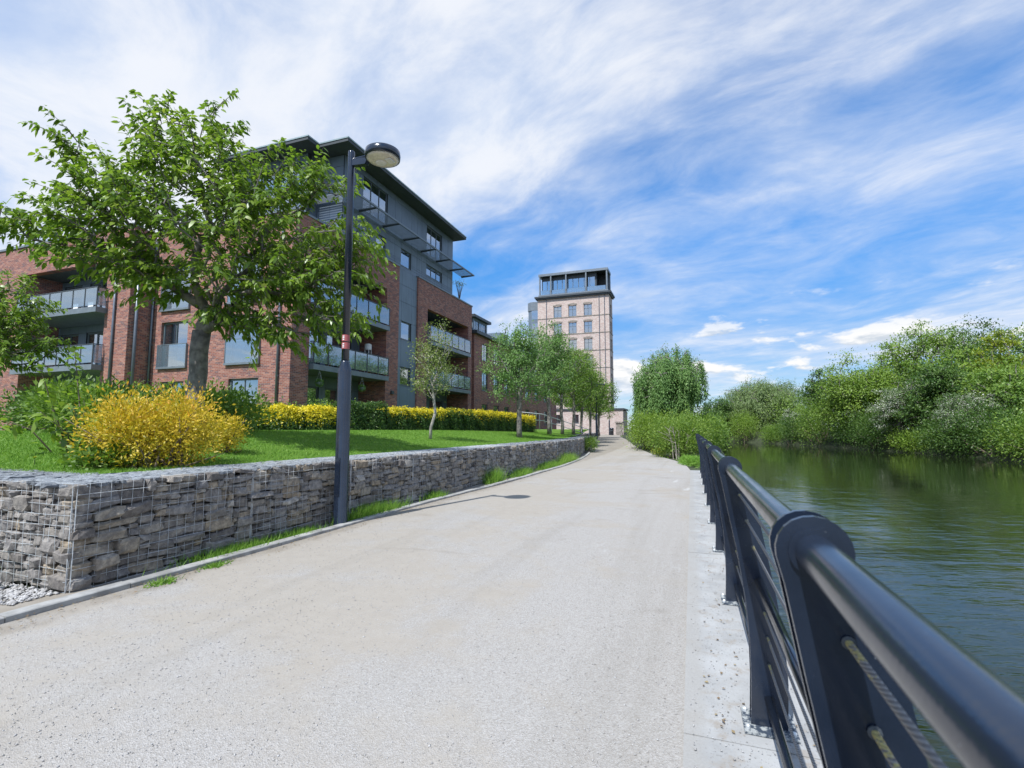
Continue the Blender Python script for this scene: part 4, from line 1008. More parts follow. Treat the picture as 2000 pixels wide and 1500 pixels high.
def basket(x, y, z, label):
    t = thing('hanging_basket', label, 'hanging basket', (x, y, z - 0.75), 'baskets hung under the lower balcony')
    n = 420; d = rnd_dirs(n); P = np.array([x, y, z - 0.6]) + d * 0.17 * RNG.random((n, 1)) ** .3
    tag(leaves('foliage', P, d, rnd_dirs(n), np.full(n, .07), np.full(n, .045), RNG.random(n), 'lf_birch', t), kind='stuff')
    mb = MB()
    for a in (0, 2.1, 4.2): mb.tube([(x, y, z), (x + .15 * math.cos(a), y + .15 * math.sin(a), z - 0.55)], .004, 4)
    mb.build_each('hanger', 'wire', t)
    mb = MB().lathe(x, y, [(0.05, z - 0.75), (0.12, z - 0.7), (0.16, z - 0.6), (0.16, z - 0.58)], 14); mb.build('bowl', 'metal_grey', t)
basket(-16.85, 19.3, 4.33, 'round hanging basket under left end of the lower balcony')
basket(-16.85, 22.6, 4.33, 'round hanging basket under the balcony right of the lamp post')
for (x, y, lab) in ((-32.5, 17.3, 'white chair on the upper left balcony behind glass'), (-31.2, 17.3, 'white chair beside the door on the upper left balcony')):
    z = 7.65; t = thing('balcony_chair', lab, 'chair', (x, y, z), 'chairs on the upper left balcony')
    MB().box(x - .22, x + .22, y - .22, y + .22, z + .42, z + .46).build('seat', 'white', t); MB().box(x - .22, x + .22, y + .2, y + .235, z + .461, z + .9).build('backrest', 'white', t)
    for a in (-.2, .17):
        for b_ in (-.2, .17): MB().box(x + a, x + a + .03, y + b_, y + b_ + .03, z + .002, z + .419).build('leg', 'white', t)
t = thing('dry_roof_plant', 'tall dried plant in a pot on the brick roof terrace', 'potted plant', (-17.45, 36.1, TOP + .1))
MB().lathe(-17.6, 36.1, [(0.16, TOP - .2), (0.2, TOP + .25)], 12).build('pot', 'terracotta', t)
mb = MB()
for k in range(7):
    a = k * 0.9; tx, ty = 0.28 * math.cos(a), 0.5 * math.sin(a); mb.tube([(-17.6, 36.1, TOP + .2), (-17.6 + tx * .4, 36.1 + ty * .3, TOP + 1.0), (-17.6 + tx, 36.1 + ty, TOP + 1.75)], [.03, .022, .012], 5)
tag(mb.build('stems', 'twig', t), kind='stuff')
n = 140; P = np.array([-17.6, 36.1, TOP + 1.75]) + RNG.normal(size=(n, 3)) * np.array([.18, .32, .12])
tag(leaves('foliage', P, rnd_dirs(n) + np.array([0, 0, -.3]), rnd_dirs(n), np.full(n, .22), np.full(n, .03), RNG.random(n), 'lf_sparse', t), kind='stuff')

# ------------------------------------------------------------------ second brick block behind
B2 = thing('apartment_building', 'farther brick apartment block with dormer behind the young trees', 'building', (-17.3, 38.5, 1.0))
F2 = Fr('E', -17.3); S2 = Fr('S', 38.5)
h2 = []
for y in (40.2, 43.0, 45.8, 49.5, 52.5, 56.0, 60.0): 
    for (c, d) in ((2.0, 3.7), (4.9, 6.6), (7.6, 9.1)): h2.append((y, y + 1.35, c, d))
wall(F2, 'wall', 38.5, 66, 0.8, 9.7, h2, 0.3, 'brick', B2)
for h in h2: window(F2, B2, *h, 2, 0.08, 0.07, None, [(0.05, 0.5)] if random.random() < .5 else None)
mb = MB(); mb.box(-30, -17.6, 38.5, 38.8, .8, 9.7); mb.box(-30, -29.7, 38.8, 66, .8, 9.7); mb.box(-29.7, -17.6, 65.7, 66, .8, 9.7); mb.build_each('side_wall', 'brick', B2)
mb = MB(); mb.box(-30.2, -16.95, 38.3, 66.2, 9.702, 9.98); mb.build('cornice', 'clad_dark', B2)
mb = MB(); mb.box(-29, -18, 39, 65, 4.3, 4.5); mb.box(-29, -18, 39, 65, 7.0, 7.2); mb.box(-22, -21.8, 39, 65, 1, 9.6); mb.build_each('inner_floor', 'inner', B2)
FD = Fr('E', -17.5); SD = Fr('S', 38.45)
dh = [(38.9 + .0, 40.0, 10.15, 11.0), (40.05, 41.5, 10.15, 11.0)]
d_ = wall(FD, 'dormer', 38.6, 41.8, 9.985, 11.15, dh, .15, 'clad', B2)
MB().box(-21.5, -17.66, 38.6, 38.75, 9.985, 11.15).build('dormer_side', 'clad', B2); MB().box(-21.5, -17.66, 41.65, 41.8, 9.985, 11.15).build('dormer_side', 'clad', B2)
MB().box(-21.7, -17.2, 38.3, 42.1, 11.153, 11.38).build('dormer_roof', 'clad_dark', B2)
for h in dh: window(FD, B2, *h, 3, .04, .05, None, None, 'window', 'frame', False)
MB().prism([(-29.5, 9.985), (-17.9, 9.985), (-22, 12.2), (-26, 12.2)], 42.2, 66, 'y').build('roof', 'soffit', B2)
for y in (46, 51, 56):
    MB().box(-20.4, -17.8, y, y + 2.2, 9.985, 11.2).build('dormer', 'clad', B2)

# ------------------------------------------------------------------ converted mill tower
T = thing('mill_tower', 'tall pale pink brick mill tower with a dark steel rooftop storey', 'tower', (-22.5, 100, 0.4))
ST = Fr('S', 100.0); ET = Fr('E', -15.0)
tw = []; rows = [27.42 - 3.62 * i for i in range(7)]
for zt in rows:
    for (a, b) in ((-26.65, -24.92), (-23.45, -21.75), (-20.2, -18.52)): tw.append((a, b, zt - 2.48, zt - 0.14))
wall(ST, 'wall', -30.15, -15.0, 0.3, 29.0, tw, 0.5, 'mill', T)
for h in tw:
    w = window(ST, T, h[0], h[1], h[2], h[3], 2, 0.22, 0.10, h[2] + 1.5, [(0.05, 0.45)] if random.random() < .5 else None, 'window', 'frame', True, 0.09)
    a, b, zt = h[0], h[1], h[3]; m = 8          # segmental brick arch over each window
    arc_ = [(a - .15 + (b - a + .3) * k / m, zt + .02 + .16 * math.sin(math.pi * k / m)) for k in range(m + 1)] + [(b + .15 - (b - a + .3) * k / m, zt + .28 + .18 * math.sin(math.pi * k / m)) for k in range(m + 1)]
    MB().prism(arc_, 99.95, 99.999, 'y').build('arch', 'stonepillar', w)
eh = [(a, a + 1.7, zt - 2.48, zt - .14) for zt in rows for a in (101.6,)]
wall(ET, 'wall', 100.5, 104.5, 0.3, 29.0, eh, 0.5, 'mill', T)
for h in eh: window(ET, T, *h, 2, .22, .1, None, None, 'window', 'frame', False, .09)
mb = MB(); mb.box(-30.15, -29.65, 100.5, 104.5, .3, 29); mb.box(-29.65, -15.5, 104, 104.5, .3, 29); mb.build_each('rear_wall', 'mill', T)
mb = MB(); 
for zt in rows: mb.box(-29.6, -15.5, 101.2, 103.9, zt + .5, zt + .7)
mb.box(-29.6, -15.6, 103.0, 103.2, 1, 28.8); mb.build_each('inner_floor', 'inner', T)
for i in range(7):
    z = 25.0 - 3.62 * i - 0.25; mb = MB(); mb.box(-30.2, -14.95, 99.93, 99.998, z, z + .16); mb.box(-14.999, -14.93, 100.0, 104.5, z, z + .16); mb.build_each('string_course', 'stonepillar', T)
mb = MB()
for x in (-28.2, -17.0, -15.9): mb.tube([(x, 99.9, .5), (x, 99.9, 28.9)], .07, 6)
mb.build_each('downpipe', 'pipe', T)
mb = MB(); mb.box(-30.5, -14.65, 99.6, 104.8, 29.003, 29.28); mb.box(-30.7, -14.45, 99.4, 105, 29.283, 29.62); mb.build_each('cornice', 'clad_dark', T)
fz0, fz1 = 29.63, 34.55
cr = MB()
cr.box(-29.9, -15.1, 99.75, 100.25, fz1 - .5, fz1); cr.box(-15.6, -15.1, 100.25, 104.0, fz1 - .5, fz1); cr.box(-29.9, -29.4, 100.25, 104.0, fz1 - .5, fz1); cr.box(-29.9, -15.1, 99.75, 100.25, fz0, fz0 + .35)
cr = cr.build('roof_frame', 'metal_grey', T)
for x in (-29.65, -27.2, -23.9, -19.65, -15.35): MB().box(x - .13, x + .13, 99.82, 100.18, fz0 + .351, fz1 - .501).build('column', 'metal_grey', cr)
MB().box(-15.55, -15.15, 103.4, 103.8, fz0, fz1 - .501).build('column', 'metal_grey', cr)
MB().box(-29.4, -15.6, 100.26, 104.0, fz1 - .35, fz1 - .1).build('roof', 'soffit', cr)
SG = Fr('S', 100.75)
us = [-29.3, -28.2, -27.1, -26.0, -24.9, -23.8, -22.6, -21.4, -20.2, -19.0, -17.9]
wall(SG, 'glazed_wall', -29.4, -17.8, fz0, fz1 - .36, [(-29.3, -17.9, fz0 + 1.5, fz1 - 1.3), (-29.3, -17.9, fz0 + .1, fz0 + 1.2)], .2, 'clad_dark', T)
for a, b in zip(us[:-1], us[1:]):
    window(SG, T, a, b, fz0 + 1.5, fz1 - 1.3, 1, .05, .06, None, [(0.05, .95)] if random.random() < .35 else None, 'window', 'frame', False)
    window(SG, T, a, b, fz0 + .1, fz0 + 1.2, 1, .05, .06, None, [(0.02, .98)] if random.random() < .6 else None, 'window', 'frame', False)
MB().box(-17.8, -17.6, 100.76, 103.7, fz0, fz1 - .36).build('side_panel', 'clad_dark', T)
MB().box(-29.4, -15.62, 103.71, 103.85, fz0, fz1 - .36).build('dark_backing', 'clad_dark', T)  # added dark sheet; stands in for the shade of the open bay
MB().box(-15.61, -15.5, 101.9, 103.7, fz0, fz1 - .36).build('side_panel', 'clad_dark', T)  # added dark panel closing the bay's east side so it looks shaded
for a, b in ((-29.4, -27.45), (-26.95, -24.15), (-23.65, -19.9), (-19.4, -15.6)):
    MB().box(a, b, 99.97, 100.0, fz0 + .36, fz0 + 1.3).build('glass_panel', 'balglass', T)
bay = MB().prism([(-33.2, 103.0), (-32.4, 102.3), (-30.16, 102.3), (-30.16, 108), (-33.2, 108)], 1, 27.4).build('stair_bay', 'clad', T)
MB().prism([(-33.3, 102.9), (-32.45, 102.2), (-30.16, 102.2), (-30.16, 108), (-33.3, 108)], 27.41, 29.3).build('bay_cap', 'metal_grey', bay)
for i in range(7):
    z = 25.4 - i * 3.1; MB().box(-32.2, -30.4, 102.27, 102.297, z, z + 2.2).build('pane', 'glass', bay)

# low pale building at the end of the path, gate pillar, bin
LB_ = thing('low_brick_building', 'low pale pink brick range below the tower at path end', 'building', (-18, 93, .4))
SL = Fr('S', 92.0)
hl = [(-24.5, -23.3, 2.6, 4.2), (-21.0, -19.8, 2.6, 4.2)]
wall(SL, 'wall', -34, -11.6, .2, 5.0, hl, .4, 'mill', LB_)
for h in hl: window(SL, LB_, *h, 2, .15, .08)
MB().box(-34, -11.6, 92.4, 98.5, .2, 4.9).build('rear_wall', 'mill', LB_); MB().box(-34.2, -11.4, 91.8, 98.6, 5.003, 5.3).build('roof', 'clad_dark', LB_)
gp = thing('gate_pillar', 'dark banded gritstone gate pillar at path end beside the bushes', 'pillar', (-11.0, 82, .4))
for i in range(6): MB().box(-11.45 - (.04 if i % 2 else 0), -10.55 + (.04 if i % 2 else 0), 81.6, 82.4 + (.04 if i % 2 else 0), .3 + i * .36, .3 + i * .36 + .35).build('stone_block', 'stonepillar', gp)
MB().prism([(-11.6, 81.45), (-10.4, 81.45), (-10.4, 82.6), (-11.6, 82.6)], 2.47, 2.7).build('cap', 'stonepillar', gp)
lb = thing('litter_bin', 'black litter bin beside the most distant lamp', 'bin', (-12.3, 82.5, .5))
MB().lathe(-12.3, 82.5, [(.28, .5), (.32, .55), (.32, 1.45), (.36, 1.46), (.36, 1.6), (.2, 1.7)], 18).build('body', 'black', lb, True)
MB().box(-12.5, -12.1, 82.13, 82.16, 1.15, 1.38).build('slot', 'clad_dark', lb)
# steel ramp handrail
rh = thing('ramp_handrail', 'galvanised sloping ramp handrail beyond the end of the hedge', 'handrail', (-10, 32, 1.4))
RP = [(-10.6, 30.5, 2.62), (-9.9, 34, 2.55), (-9.3, 40, 1.95), (-8.95, 46, 1.45)]
MB().tube(RP, .03, 8).build('top_rail', 'wire', rh, True); MB().tube([(a, b, c - .45) for a, b, c in RP], .025, 8).build('lower_rail', 'wire', rh, True)
for k in range(8):
    s = k / 7 * 3; i = min(2, int(s)); f = s - i; p = [RP[i][j] * (1 - f) + RP[i + 1][j] * f for j in range(3)]
    MB().tube([(p[0], p[1], p[2] - 1.15), tuple(p)], .022, 8).build('upright', 'wire', rh, True)

# ------------------------------------------------------------------ planting
def lz(x, y): return float(lawn_z(x, y))
# the big cherry tree: leaves set along drooping twigs
def cherry(name, label, bx, by, ells, n_tw, per, trunk_top, r_max, leaf=0.135, twig=(0.5, 1.0), mat='lf_cherry', bark='bark', mind=0.18):
    bz = lz(bx, by) - .05; t = thing(name, label, 'tree', (bx, by, bz))
    C = crown_points(ells, n_tw, 0.42, mind); n_tw = len(C)
    nodes, par, R, tips = skeleton((bx, by, bz), trunk_top, C, 0.011, r_max, 0.09, 1.95, 0.02, 5, 1.0)
    branch_mesh('trunk', nodes, par, R, bark, t, 7, 1.22, 0.004)
    cen = np.array([bx, by, np.mean([e[2] for e in ells]) - .8])
    parn = {j: nodes[par[i]] for i, j in tips}
    D = np.array([C[j] - parn[j] for j in range(n_tw)]); D = nrmz(nrmz(D) * .55 + nrmz(C - cen) * .8 + RNG.normal(size=(n_tw, 3)) * .28 + np.array([0, 0, .12]))
    Lt = RNG.uniform(twig[0], twig[1], n_tw)
    n = n_tw * per; ci = np.repeat(np.arange(n_tw), per); tt = RNG.random(n) ** .85
    sag = np.array([0, 0, -.22])
    P = C[ci] - D[ci] * (Lt[ci] * .35)[:, None] + D[ci] * (tt * Lt[ci])[:, None] + sag * (tt ** 2 * Lt[ci])[:, None] + RNG.normal(size=(n, 3)) * .035
    mb = MB()
    for j in range(n_tw):
        q0 = C[j] - D[j] * Lt[j] * .35; mb.tube([q0, q0 + D[j] * Lt[j] * .5 + sag * .25 * Lt[j], q0 + D[j] * Lt[j] + sag * Lt[j]], [.009, .006, .003], 4, False)
    tag(mb.build('twigs', bark, t, True), kind='stuff')
    side = nrmz(np.cross(D[ci], np.array([[0, 0, 1.0]]) + RNG.normal(size=(n, 3)) * .35)) * np.where(RNG.random(n) < .5, -1, 1)[:, None]
    A = D[ci] * .45 + side * .7 + np.array([0, 0, -.42]) + RNG.normal(size=(n, 3)) * .25
    N = nrmz(np.array([0, 0, 1.0]) + RNG.normal(size=(n, 3)) * .45)
    L = leaf * (0.6 + .65 * RNG.random(n)); v = .48 + (RNG.random(n_tw)[ci] - .5) * .35 + (RNG.random(n) - .5) * .55
    tag(leaves('crown', P, A, N, L, L * .46, v, mat, t, True, .38), kind='stuff')
    return t
cherry('cherry_tree', 'large leafy cherry tree on the lawn behind the golden bush', -9.93, 7.62,
       [(-9.5, 7.6, 5.9, 2.2, 2.1, 1.35), (-11.5, 6.4, 5.7, 1.25, 1.2, .8), (-12.6, 5.75, 5.65, .6, .5, .28), (-12.0, 6.2, 7.35, .35, .35, .55), (-11.2, 6.6, 6.5, .9, .9, .65), (-10.4, 7.0, 8.05, .45, .45, .7), (-9.45, 7.5, 8.2, .38, .38, .65),
        (-9.9, 7.3, 7.2, 1.25, 1.2, .85), (-8.3, 7.8, 6.8, .9, .9, .6), (-7.2, 8.1, 6.7, .65, .6, .3), (-6.9, 8.3, 5.4, .75, .75, .65), (-7.4, 8.2, 4.6, 1.15, 1.1, .6), (-7.0, 8.3, 3.75, .6, .6, .35), (-8.5, 7.7, 4.6, 1.2, 1.2, .6), (-10.9, 6.7, 5.05, 1.05, 1.0, .5), (-10.1, 7.0, 4.55, .6, .6, .35), (-9.2, 7.7, 4.0, .8, .8, .35), (-8.2, 8.0, 3.6, .8, .8, .35)],
       800, 31, (-9.88, 7.64, 3.6), 0.175, 0.14, mind=.14)
cherry('broadleaf_tree', 'broad green tree cut off by the left edge of the photo', -17.3, 7.2, [(-16.9, 7.4, 4.5, .95, .95, 1.05), (-16.6, 7.6, 3.7, .9, .9, .6), (-17.6, 7.2, 4.2, 1.2, 1.2, 1.2)], 230, 32, (-17.2, 7.25, 3.2), 0.12, 0.13)

def bush(name, label, x, y, z, rx, ry, h, n, leaf, mat, group=None, vbias=0.0, twigs=10, stem='twig', lumps=7, up=.5, vtop=0.0, aspect=.45, cat='bush', fuzz=.09):
    t = thing(name, label, cat, (x, y, z), group)
    lum = []
    for k in range(lumps):
        a = 2 * math.pi * k / lumps + RNG.random(); r = .55 * RNG.random() ** .5 + (.15 if k else 0)
        lum.append((x + rx * r * math.cos(a), y + ry * r * math.sin(a), z + h * (.42 + .16 * RNG.random()), rx * (.42 + .2 * RNG.random()), ry * (.42 + .2 * RNG.random()), h * (.36 + .12 * RNG.random())))
    wts = np.ones(lumps) / lumps; k = RNG.choice(lumps, n, p=wts); E = np.array(lum)[k]; d = rnd_dirs(n); r = RNG.random(n) ** .28
    P = E[:, :3] + d * r[:, None] * E[:, 3:6] + RNG.normal(size=(n, 3)) * fuzz * h; P[:, 2] = np.maximum(P[:, 2], z + .03)
    cl = np.floor(P / (.22 * max(.6, h))).astype(int); hsh = ((cl[:, 0] * 73856093) ^ (cl[:, 1] * 19349663) ^ (cl[:, 2] * 83492791)) % 997 / 997.
    v = .5 + vbias + (hsh - .5) * .35 + (RNG.random(n) - .5) * .5 + vtop * ((P[:, 2] - z) / h - .5)
    A = d * .8 + rnd_dirs(n) * .7 + np.array([0, 0, .25]); N = nrmz(rnd_dirs(n) * .7 + np.array([0, 0, up]) + d * .4)
    L = leaf * (.6 + .8 * RNG.random(n))
    mb = MB()
    for q in range(twigs):
        e = lum[q % lumps]; tip = np.array(e[:3]) + RNG.normal(size=3) * np.array(e[3:6]) * .6; b0 = np.array([x + RNG.normal() * rx * .2, y + RNG.normal() * ry * .2, z - .03])
        mid = (b0 + tip) / 2 + RNG.normal(size=3) * .06 * h; mb.tube([b0, mid, tip], [.016 * h + .004, .011 * h + .003, .004], 5, False)
    tag(mb.build('stems', stem, t, True), kind='stuff')
    tag(leaves('foliage', P, A, N, L, L * aspect, v, mat, t), kind='stuff')
    return t
bush('golden_bush', 'rounded golden-yellow spirea bush on the edge of the wall', -7.0, 4.85, .95, .82, .78, 1.02, 15000, .052, 'lf_gold', None, -.04, 40, 'twig', 7, .5, .35, .42, fuzz=.11)
bush('golden_bush', 'smaller looser golden bush right behind the rounded one', -7.85, 6.6, 1.08, .36, .36, .66, 2600, .048, 'lf_gold', None, -.06, 14, 'twig', 6, .4, .25, .42)
bush('leafy_shrub', 'low dark shrub at the wall edge left of the golden bush', -7.25, 4.35, .95, .36, .34, .34, 900, .085, 'lf_green', None, -.1, 6, 'twig', 4)
# upright large-leaved shrub behind
t = thing('leafy_shrub', 'upright big-leaved green shrub with tall shoots left of the golden bush', 'shrub', (-9.5, 5.4, 1.1))
mb = MB(); PP_ = []; AA = []
for k in range(34):
    a = RNG.random() * 6.28; r0 = RNG.random() * .5; hgt = RNG.uniform(.4, .95) + (.85 if k in (3, 11, 19) else 0)
    b0 = np.array([-9.4 + r0 * math.cos(a), 5.5 + r0 * math.sin(a), 1.08]); tip = b0 + np.array([math.cos(a) * (.25 + .7 * r0), math.sin(a) * (.25 + .7 * r0), hgt])
    mb.tube([b0, (b0 + tip) / 2 + RNG.normal(size=3) * .06, tip], [.014, .01, .004], 5, False)
    m = int(30 * hgt)
    for s in RNG.random(m) ** .7: PP_.append(b0 + (tip - b0) * s + RNG.normal(size=3) * .05); AA.append(RNG.normal(size=3) + np.array([0, 0, .1]))
tag(mb.build('stems', 'twig', t, True), kind='stuff'); n = len(PP_)
tag(leaves('foliage', np.array(PP_), np.array(AA), rnd_dirs(n) * .6 + np.array([0, 0, 1]), RNG.uniform(.10, .19, n), RNG.uniform(.06, .1, n), .45 + (RNG.random(n) - .5) * .7, 'lf_cherry', t, True, .3), kind='stuff')
for (x, y, rx, h, lab, mt) in ((-12.3, 7.0, 1.2, 1.15, 'rounded mid-green shrub behind the tall shoots', 'lf_green'), (-15.0, 8.2, 1.5, 1.25, 'wide dark green shrub below the far left balconies', 'lf_dark'), (-18.5, 9.8, 1.8, 1.35, 'green shrub mass at the left edge under the balcony', 'lf_olive'), (-13.6, 9.9, 1.4, 1.35, 'tall olive shrub in front of the brick pier', 'lf_olive'), (-11.6, 9.9, 1.3, 1.2, 'dense green shrub just left of the cherry trunk', 'lf_green')):
    bush('garden_shrub', lab, x, y, lz(x, y) - .03, rx, rx * .85, h, 5200, .11, mt, 'shrubs in the bed on the left', 0, 10, 'twig', 7)

# clipped hedge in front of the building, section by section
HP = [(-15.6, 12.0), (-13.6, 14.6), (-12.4, 17.2), (-11.6, 20.0), (-11.0, 23.5), (-10.65, 27.5), (-10.45, 30.0), (-10.2, 33.0)]
HL = sum(math.hypot(c - a, d - b) for (a, b), (c, d) in zip(HP[:-1], HP[1:]))
def hedge(label, s0, s1, h, yellow, dens=2300, w=.55, off=0.0, group='clipped hedge sections below the apartments'):
    p0, _ = arc(HP, s0); t = thing('hedge', label, 'hedge', (p0[0], p0[1], lz(*p0)), group); n = int((s1 - s0) * dens)
    s = s0 + (s1 - s0) * RNG.random(n); q = np.array([np.concatenate(arc(HP, k)) for k in s]); nv = np.stack([q[:, 3], -q[:, 2]], 1)
    face = RNG.random(n); a = np.where(face < .5, w * (.9 + .15 * RNG.random(n)), w * (2 * RNG.random(n) - 1)); hh = np.where(face < .5, h * RNG.random(n), h * (.88 + .16 * RNG.random(n)))
    ends = RNG.random(n) < .06; s_e = np.where(RNG.random(n) < .5, 0, 1)
    lump = .06 * np.sin(s * 5.3) + .05 * np.sin(s * 11.1 + hh * 6)
    P = np.stack([q[:, 0] + nv[:, 0] * (a + lump + off), q[:, 1] + nv[:, 1] * (a + lump + off), 0 * s], 1) + RNG.normal(size=(n, 3)) * .035
    P[:, 2] = np.array([lz(x, y) for x, y in q[:, :2]]) + hh * (1 + lump * .8) + RNG.normal(size=n) * .025
    v = np.clip(.26 + (RNG.random(n) - .5) * .5, 0, .5); yl_ = (hh / h) + RNG.normal(size=n) * .16; mk = yl_ > (1.02 - .62 * yellow) if yellow > 0 else np.zeros(n, bool)
    v = np.where(mk, .72 + .3 * RNG.random(n), v)
    N = nrmz(np.stack([nv[:, 0] * np.where(face < .5, 1, .1), nv[:, 1] * np.where(face < .5, 1, .1), np.where(face < .5, .35, 1)], 1) + RNG.normal(size=(n, 3)) * .5)
    A = np.cross(N, rnd_dirs(n)); L = RNG.uniform(.05, .10, n)
    mb = MB()
    for k in np.arange(s0 + .2, s1, .45):
        p, _ = arc(HP, k); z_ = lz(*p); mb.tube([(p[0], p[1], z_ - .05), (p[0] + .05, p[1], z_ + h * .8)], [.025, .012], 5)
    tag(mb.build('stems', 'twig', t), kind='stuff'); tag(leaves('foliage', P, A, N, L, L * .55, v, 'lf_hedge', t), kind='stuff')
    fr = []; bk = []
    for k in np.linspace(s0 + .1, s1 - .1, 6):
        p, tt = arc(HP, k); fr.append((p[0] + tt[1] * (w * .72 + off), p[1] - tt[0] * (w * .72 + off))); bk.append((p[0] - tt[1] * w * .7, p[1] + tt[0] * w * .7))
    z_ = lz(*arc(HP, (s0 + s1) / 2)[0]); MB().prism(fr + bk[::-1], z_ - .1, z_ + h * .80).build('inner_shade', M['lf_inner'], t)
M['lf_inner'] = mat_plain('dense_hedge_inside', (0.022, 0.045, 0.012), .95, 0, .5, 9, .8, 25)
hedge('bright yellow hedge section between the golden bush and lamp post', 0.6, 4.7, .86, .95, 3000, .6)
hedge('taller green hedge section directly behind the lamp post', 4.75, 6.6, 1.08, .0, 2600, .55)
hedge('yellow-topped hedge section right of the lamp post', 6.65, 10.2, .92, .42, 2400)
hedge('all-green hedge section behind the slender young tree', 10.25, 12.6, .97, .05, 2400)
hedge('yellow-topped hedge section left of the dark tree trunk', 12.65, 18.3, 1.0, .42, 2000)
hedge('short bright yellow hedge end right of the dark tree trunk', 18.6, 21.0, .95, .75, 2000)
for (x, y, rx, h, lab) in ((-15.6, 15.6, 1.0, 1.15, 'green shrub behind the bright yellow hedge below the ground window'), (-14.3, 16.6, .9, 1.25, 'green shrub behind the hedge at the brick corner'), (-13.6, 19.4, .8, 1.15, 'small shrub behind the hedge under the lower balcony'), (-12.6, 25.0, .9, 1.2, 'low shrub behind the hedge by the grey cladding strip')):
    bush('garden_shrub', lab, x, y, 1.4, rx, rx, h, 3200, .09, 'lf_green', 'shrubs behind the clipped hedge', .05, 6)

# young trees on the terrace
def young(label, x, y, h, r, mat, n_cl, per, leaf, z0=None, r_max=.085, low=.32, bark='bark', tilt=(0, 0), group='young trees on the terrace', cl=.30, shell=.5, vb=0.0, squash=1.0):
    z = lz(x, y) if z0 is None else z0; hh = h - z; cz = z + hh * (low + (1 - low) / 2); rz = hh * (1 - low) / 2
    ells = [(x + tilt[0], y + tilt[1], cz, r, r, rz * .92), (x + tilt[0] - r * .3, y + tilt[1] - r * .2, cz - rz * .25, r * .8, r * .8, rz * .6), (x + tilt[0] + r * .25, y, cz + rz * .35, r * .6, r * .6, rz * .6)]
    return tree('young_tree', label, (x, y, z - .05), (x + tilt[0], y + tilt[1], z + hh * (low + .25)), ells, n_cl, per, leaf, cl, mat, bark, group, r_max, .008, shell, 0, .8, .4, 0, .004, 'tree', ('trunk', 'crown'), vb)
young('slender sparse young tree with pale trunk on the lawn', -8.35, 15.0, 5.35, .92, 'lf_sparse', 130, 26, .075, None, .048, .30, 'bark_pale', (.18, .1), cl=.22)
young('first full young tree right of the sparse one with dark trunk', -7.9, 23.0, 7.0, 1.7, 'lf_birch', 190, 62, .105, None, .12, .24, cl=.34)
young('tallest young tree crown in front of the mill tower', -8.05, 29.0, 8.1, 1.8, 'lf_birch', 200, 60, .115, 1.25, .11, .25, cl=.36)
young('young tree with thin trunk left of the ramp foot', -8.7, 34.8, 7.9, 1.8, 'lf_green', 170, 56, .125, 1.2, .11, .26, cl=.4)
young('fourth rounded young tree along the terrace row', -8.95, 39.5, 8.3, 2.0, 'lf_green', 170, 56, .135, 1.1, .12, .26, cl=.42)
young('fifth young tree in the terrace row below the tower edge', -9.35, 44.6, 8.4, 2.1, 'lf_green', 170, 54, .145, 1.0, .12, .26, cl=.45)
young('sixth darker young tree just left of the second lamp', -9.9, 51.5, 8.0, 2.2, 'lf_green', 160, 60, .155, .9, .12, .26, cl=.48)
young('last young tree of the row right of the second lamp', -10.1, 58.0, 7.6, 2.4, 'lf_green', 160, 60, .165, .8, .12, .24, cl=.5)

# right of the path: bushes, weeping birch
bush('path_bush', 'yellow-green bush at the bend on the right of the path', -2.6, 36.5, .15, 1.5, 3.6, 2.35, 14000, .12, 'lf_olive', None, .05, 14, 'twig', 9)
bush('path_bush', 'green bush with bare pale stems at the end of the railing', -.55, 28.4, .0, 1.45, 2.3, 2.3, 16000, .10, 'lf_green', None, .08, 14, 'twig', 8)
bush('path_bush', 'dense green bush between railing end and weeping tree', .6, 34.0, -.1, 1.5, 3.2, 2.5, 12000, .13, 'lf_green', None, 0, 10, 'twig', 8)
bush('path_bush', 'far dark bush against the water behind the weeping tree', 1.2, 48.0, -.1, 1.8, 5.0, 3.2, 7000, .18, 'lf_dark', None, 0, 10, 'twig', 8)
bush('yellow_flowers', 'small clump of yellow flowers at the foot of the bushes', -1.75, 29.6, .02, .35, .45, .42, 700, .07, 'lf_lime', None, .35, 4, 'twig', 4, cat='plant')
t = thing('bare_shrub', 'bare pale grey branched stems in front of the green bush', 'shrub', (-.75, 26.6, 0))
mb = MB()
for k in range(6):
    a = RNG.uniform(-1.0, 1.0); b0 = np.array([-.7 + RNG.normal() * .12, 26.6 + RNG.normal() * .1, -.03]); m1 = b0 + np.array([math.sin(a) * .35, RNG.normal() * .15, .75]); tp = m1 + np.array([math.sin(a) * .4 + RNG.normal() * .1, RNG.normal() * .2, .75])
    mb.tube([b0, m1, tp], [.018, .013, .006], 6, False)
    for q in range(5):
        s = RNG.random(); o_ = m1 * (1 - s) + tp * s; mb.tube([o_, o_ + np.array([RNG.normal() * .25, RNG.normal() * .2, .3])], [.011, .004], 4, False)
tag(mb.build('stems', 'twig_grey', t, True), kind='stuff')
tree('weeping_birch', 'round weeping birch tree right of the far path', (-1.7, 42.5, .2), (-1.6, 42.5, 5.6), [(-1.6, 42.5, 6.0, 3.1, 3.1, 1.9), (-1.3, 42.5, 6.9, 2.3, 2.3, 1.5), (-2.2, 42.3, 4.2, 2.6, 2.6, 1.4), (-1.95, 42.5, 8.3, .35, .35, .6)], 420, 130, .16, .24, 'lf_birch', 'bark_pale', None, .16, .01, .4, 2.3, 1.1, .4, 0, .005, vbias=-.02)
bush('grass_clump', 'rough grass and weeds where the railing ends', .0, 23.0, -.02, .5, 2.2, .28, 2600, .16, 'lf_grass', None, 0, 3, 'twig', 8, aspect=.12, cat='grass')

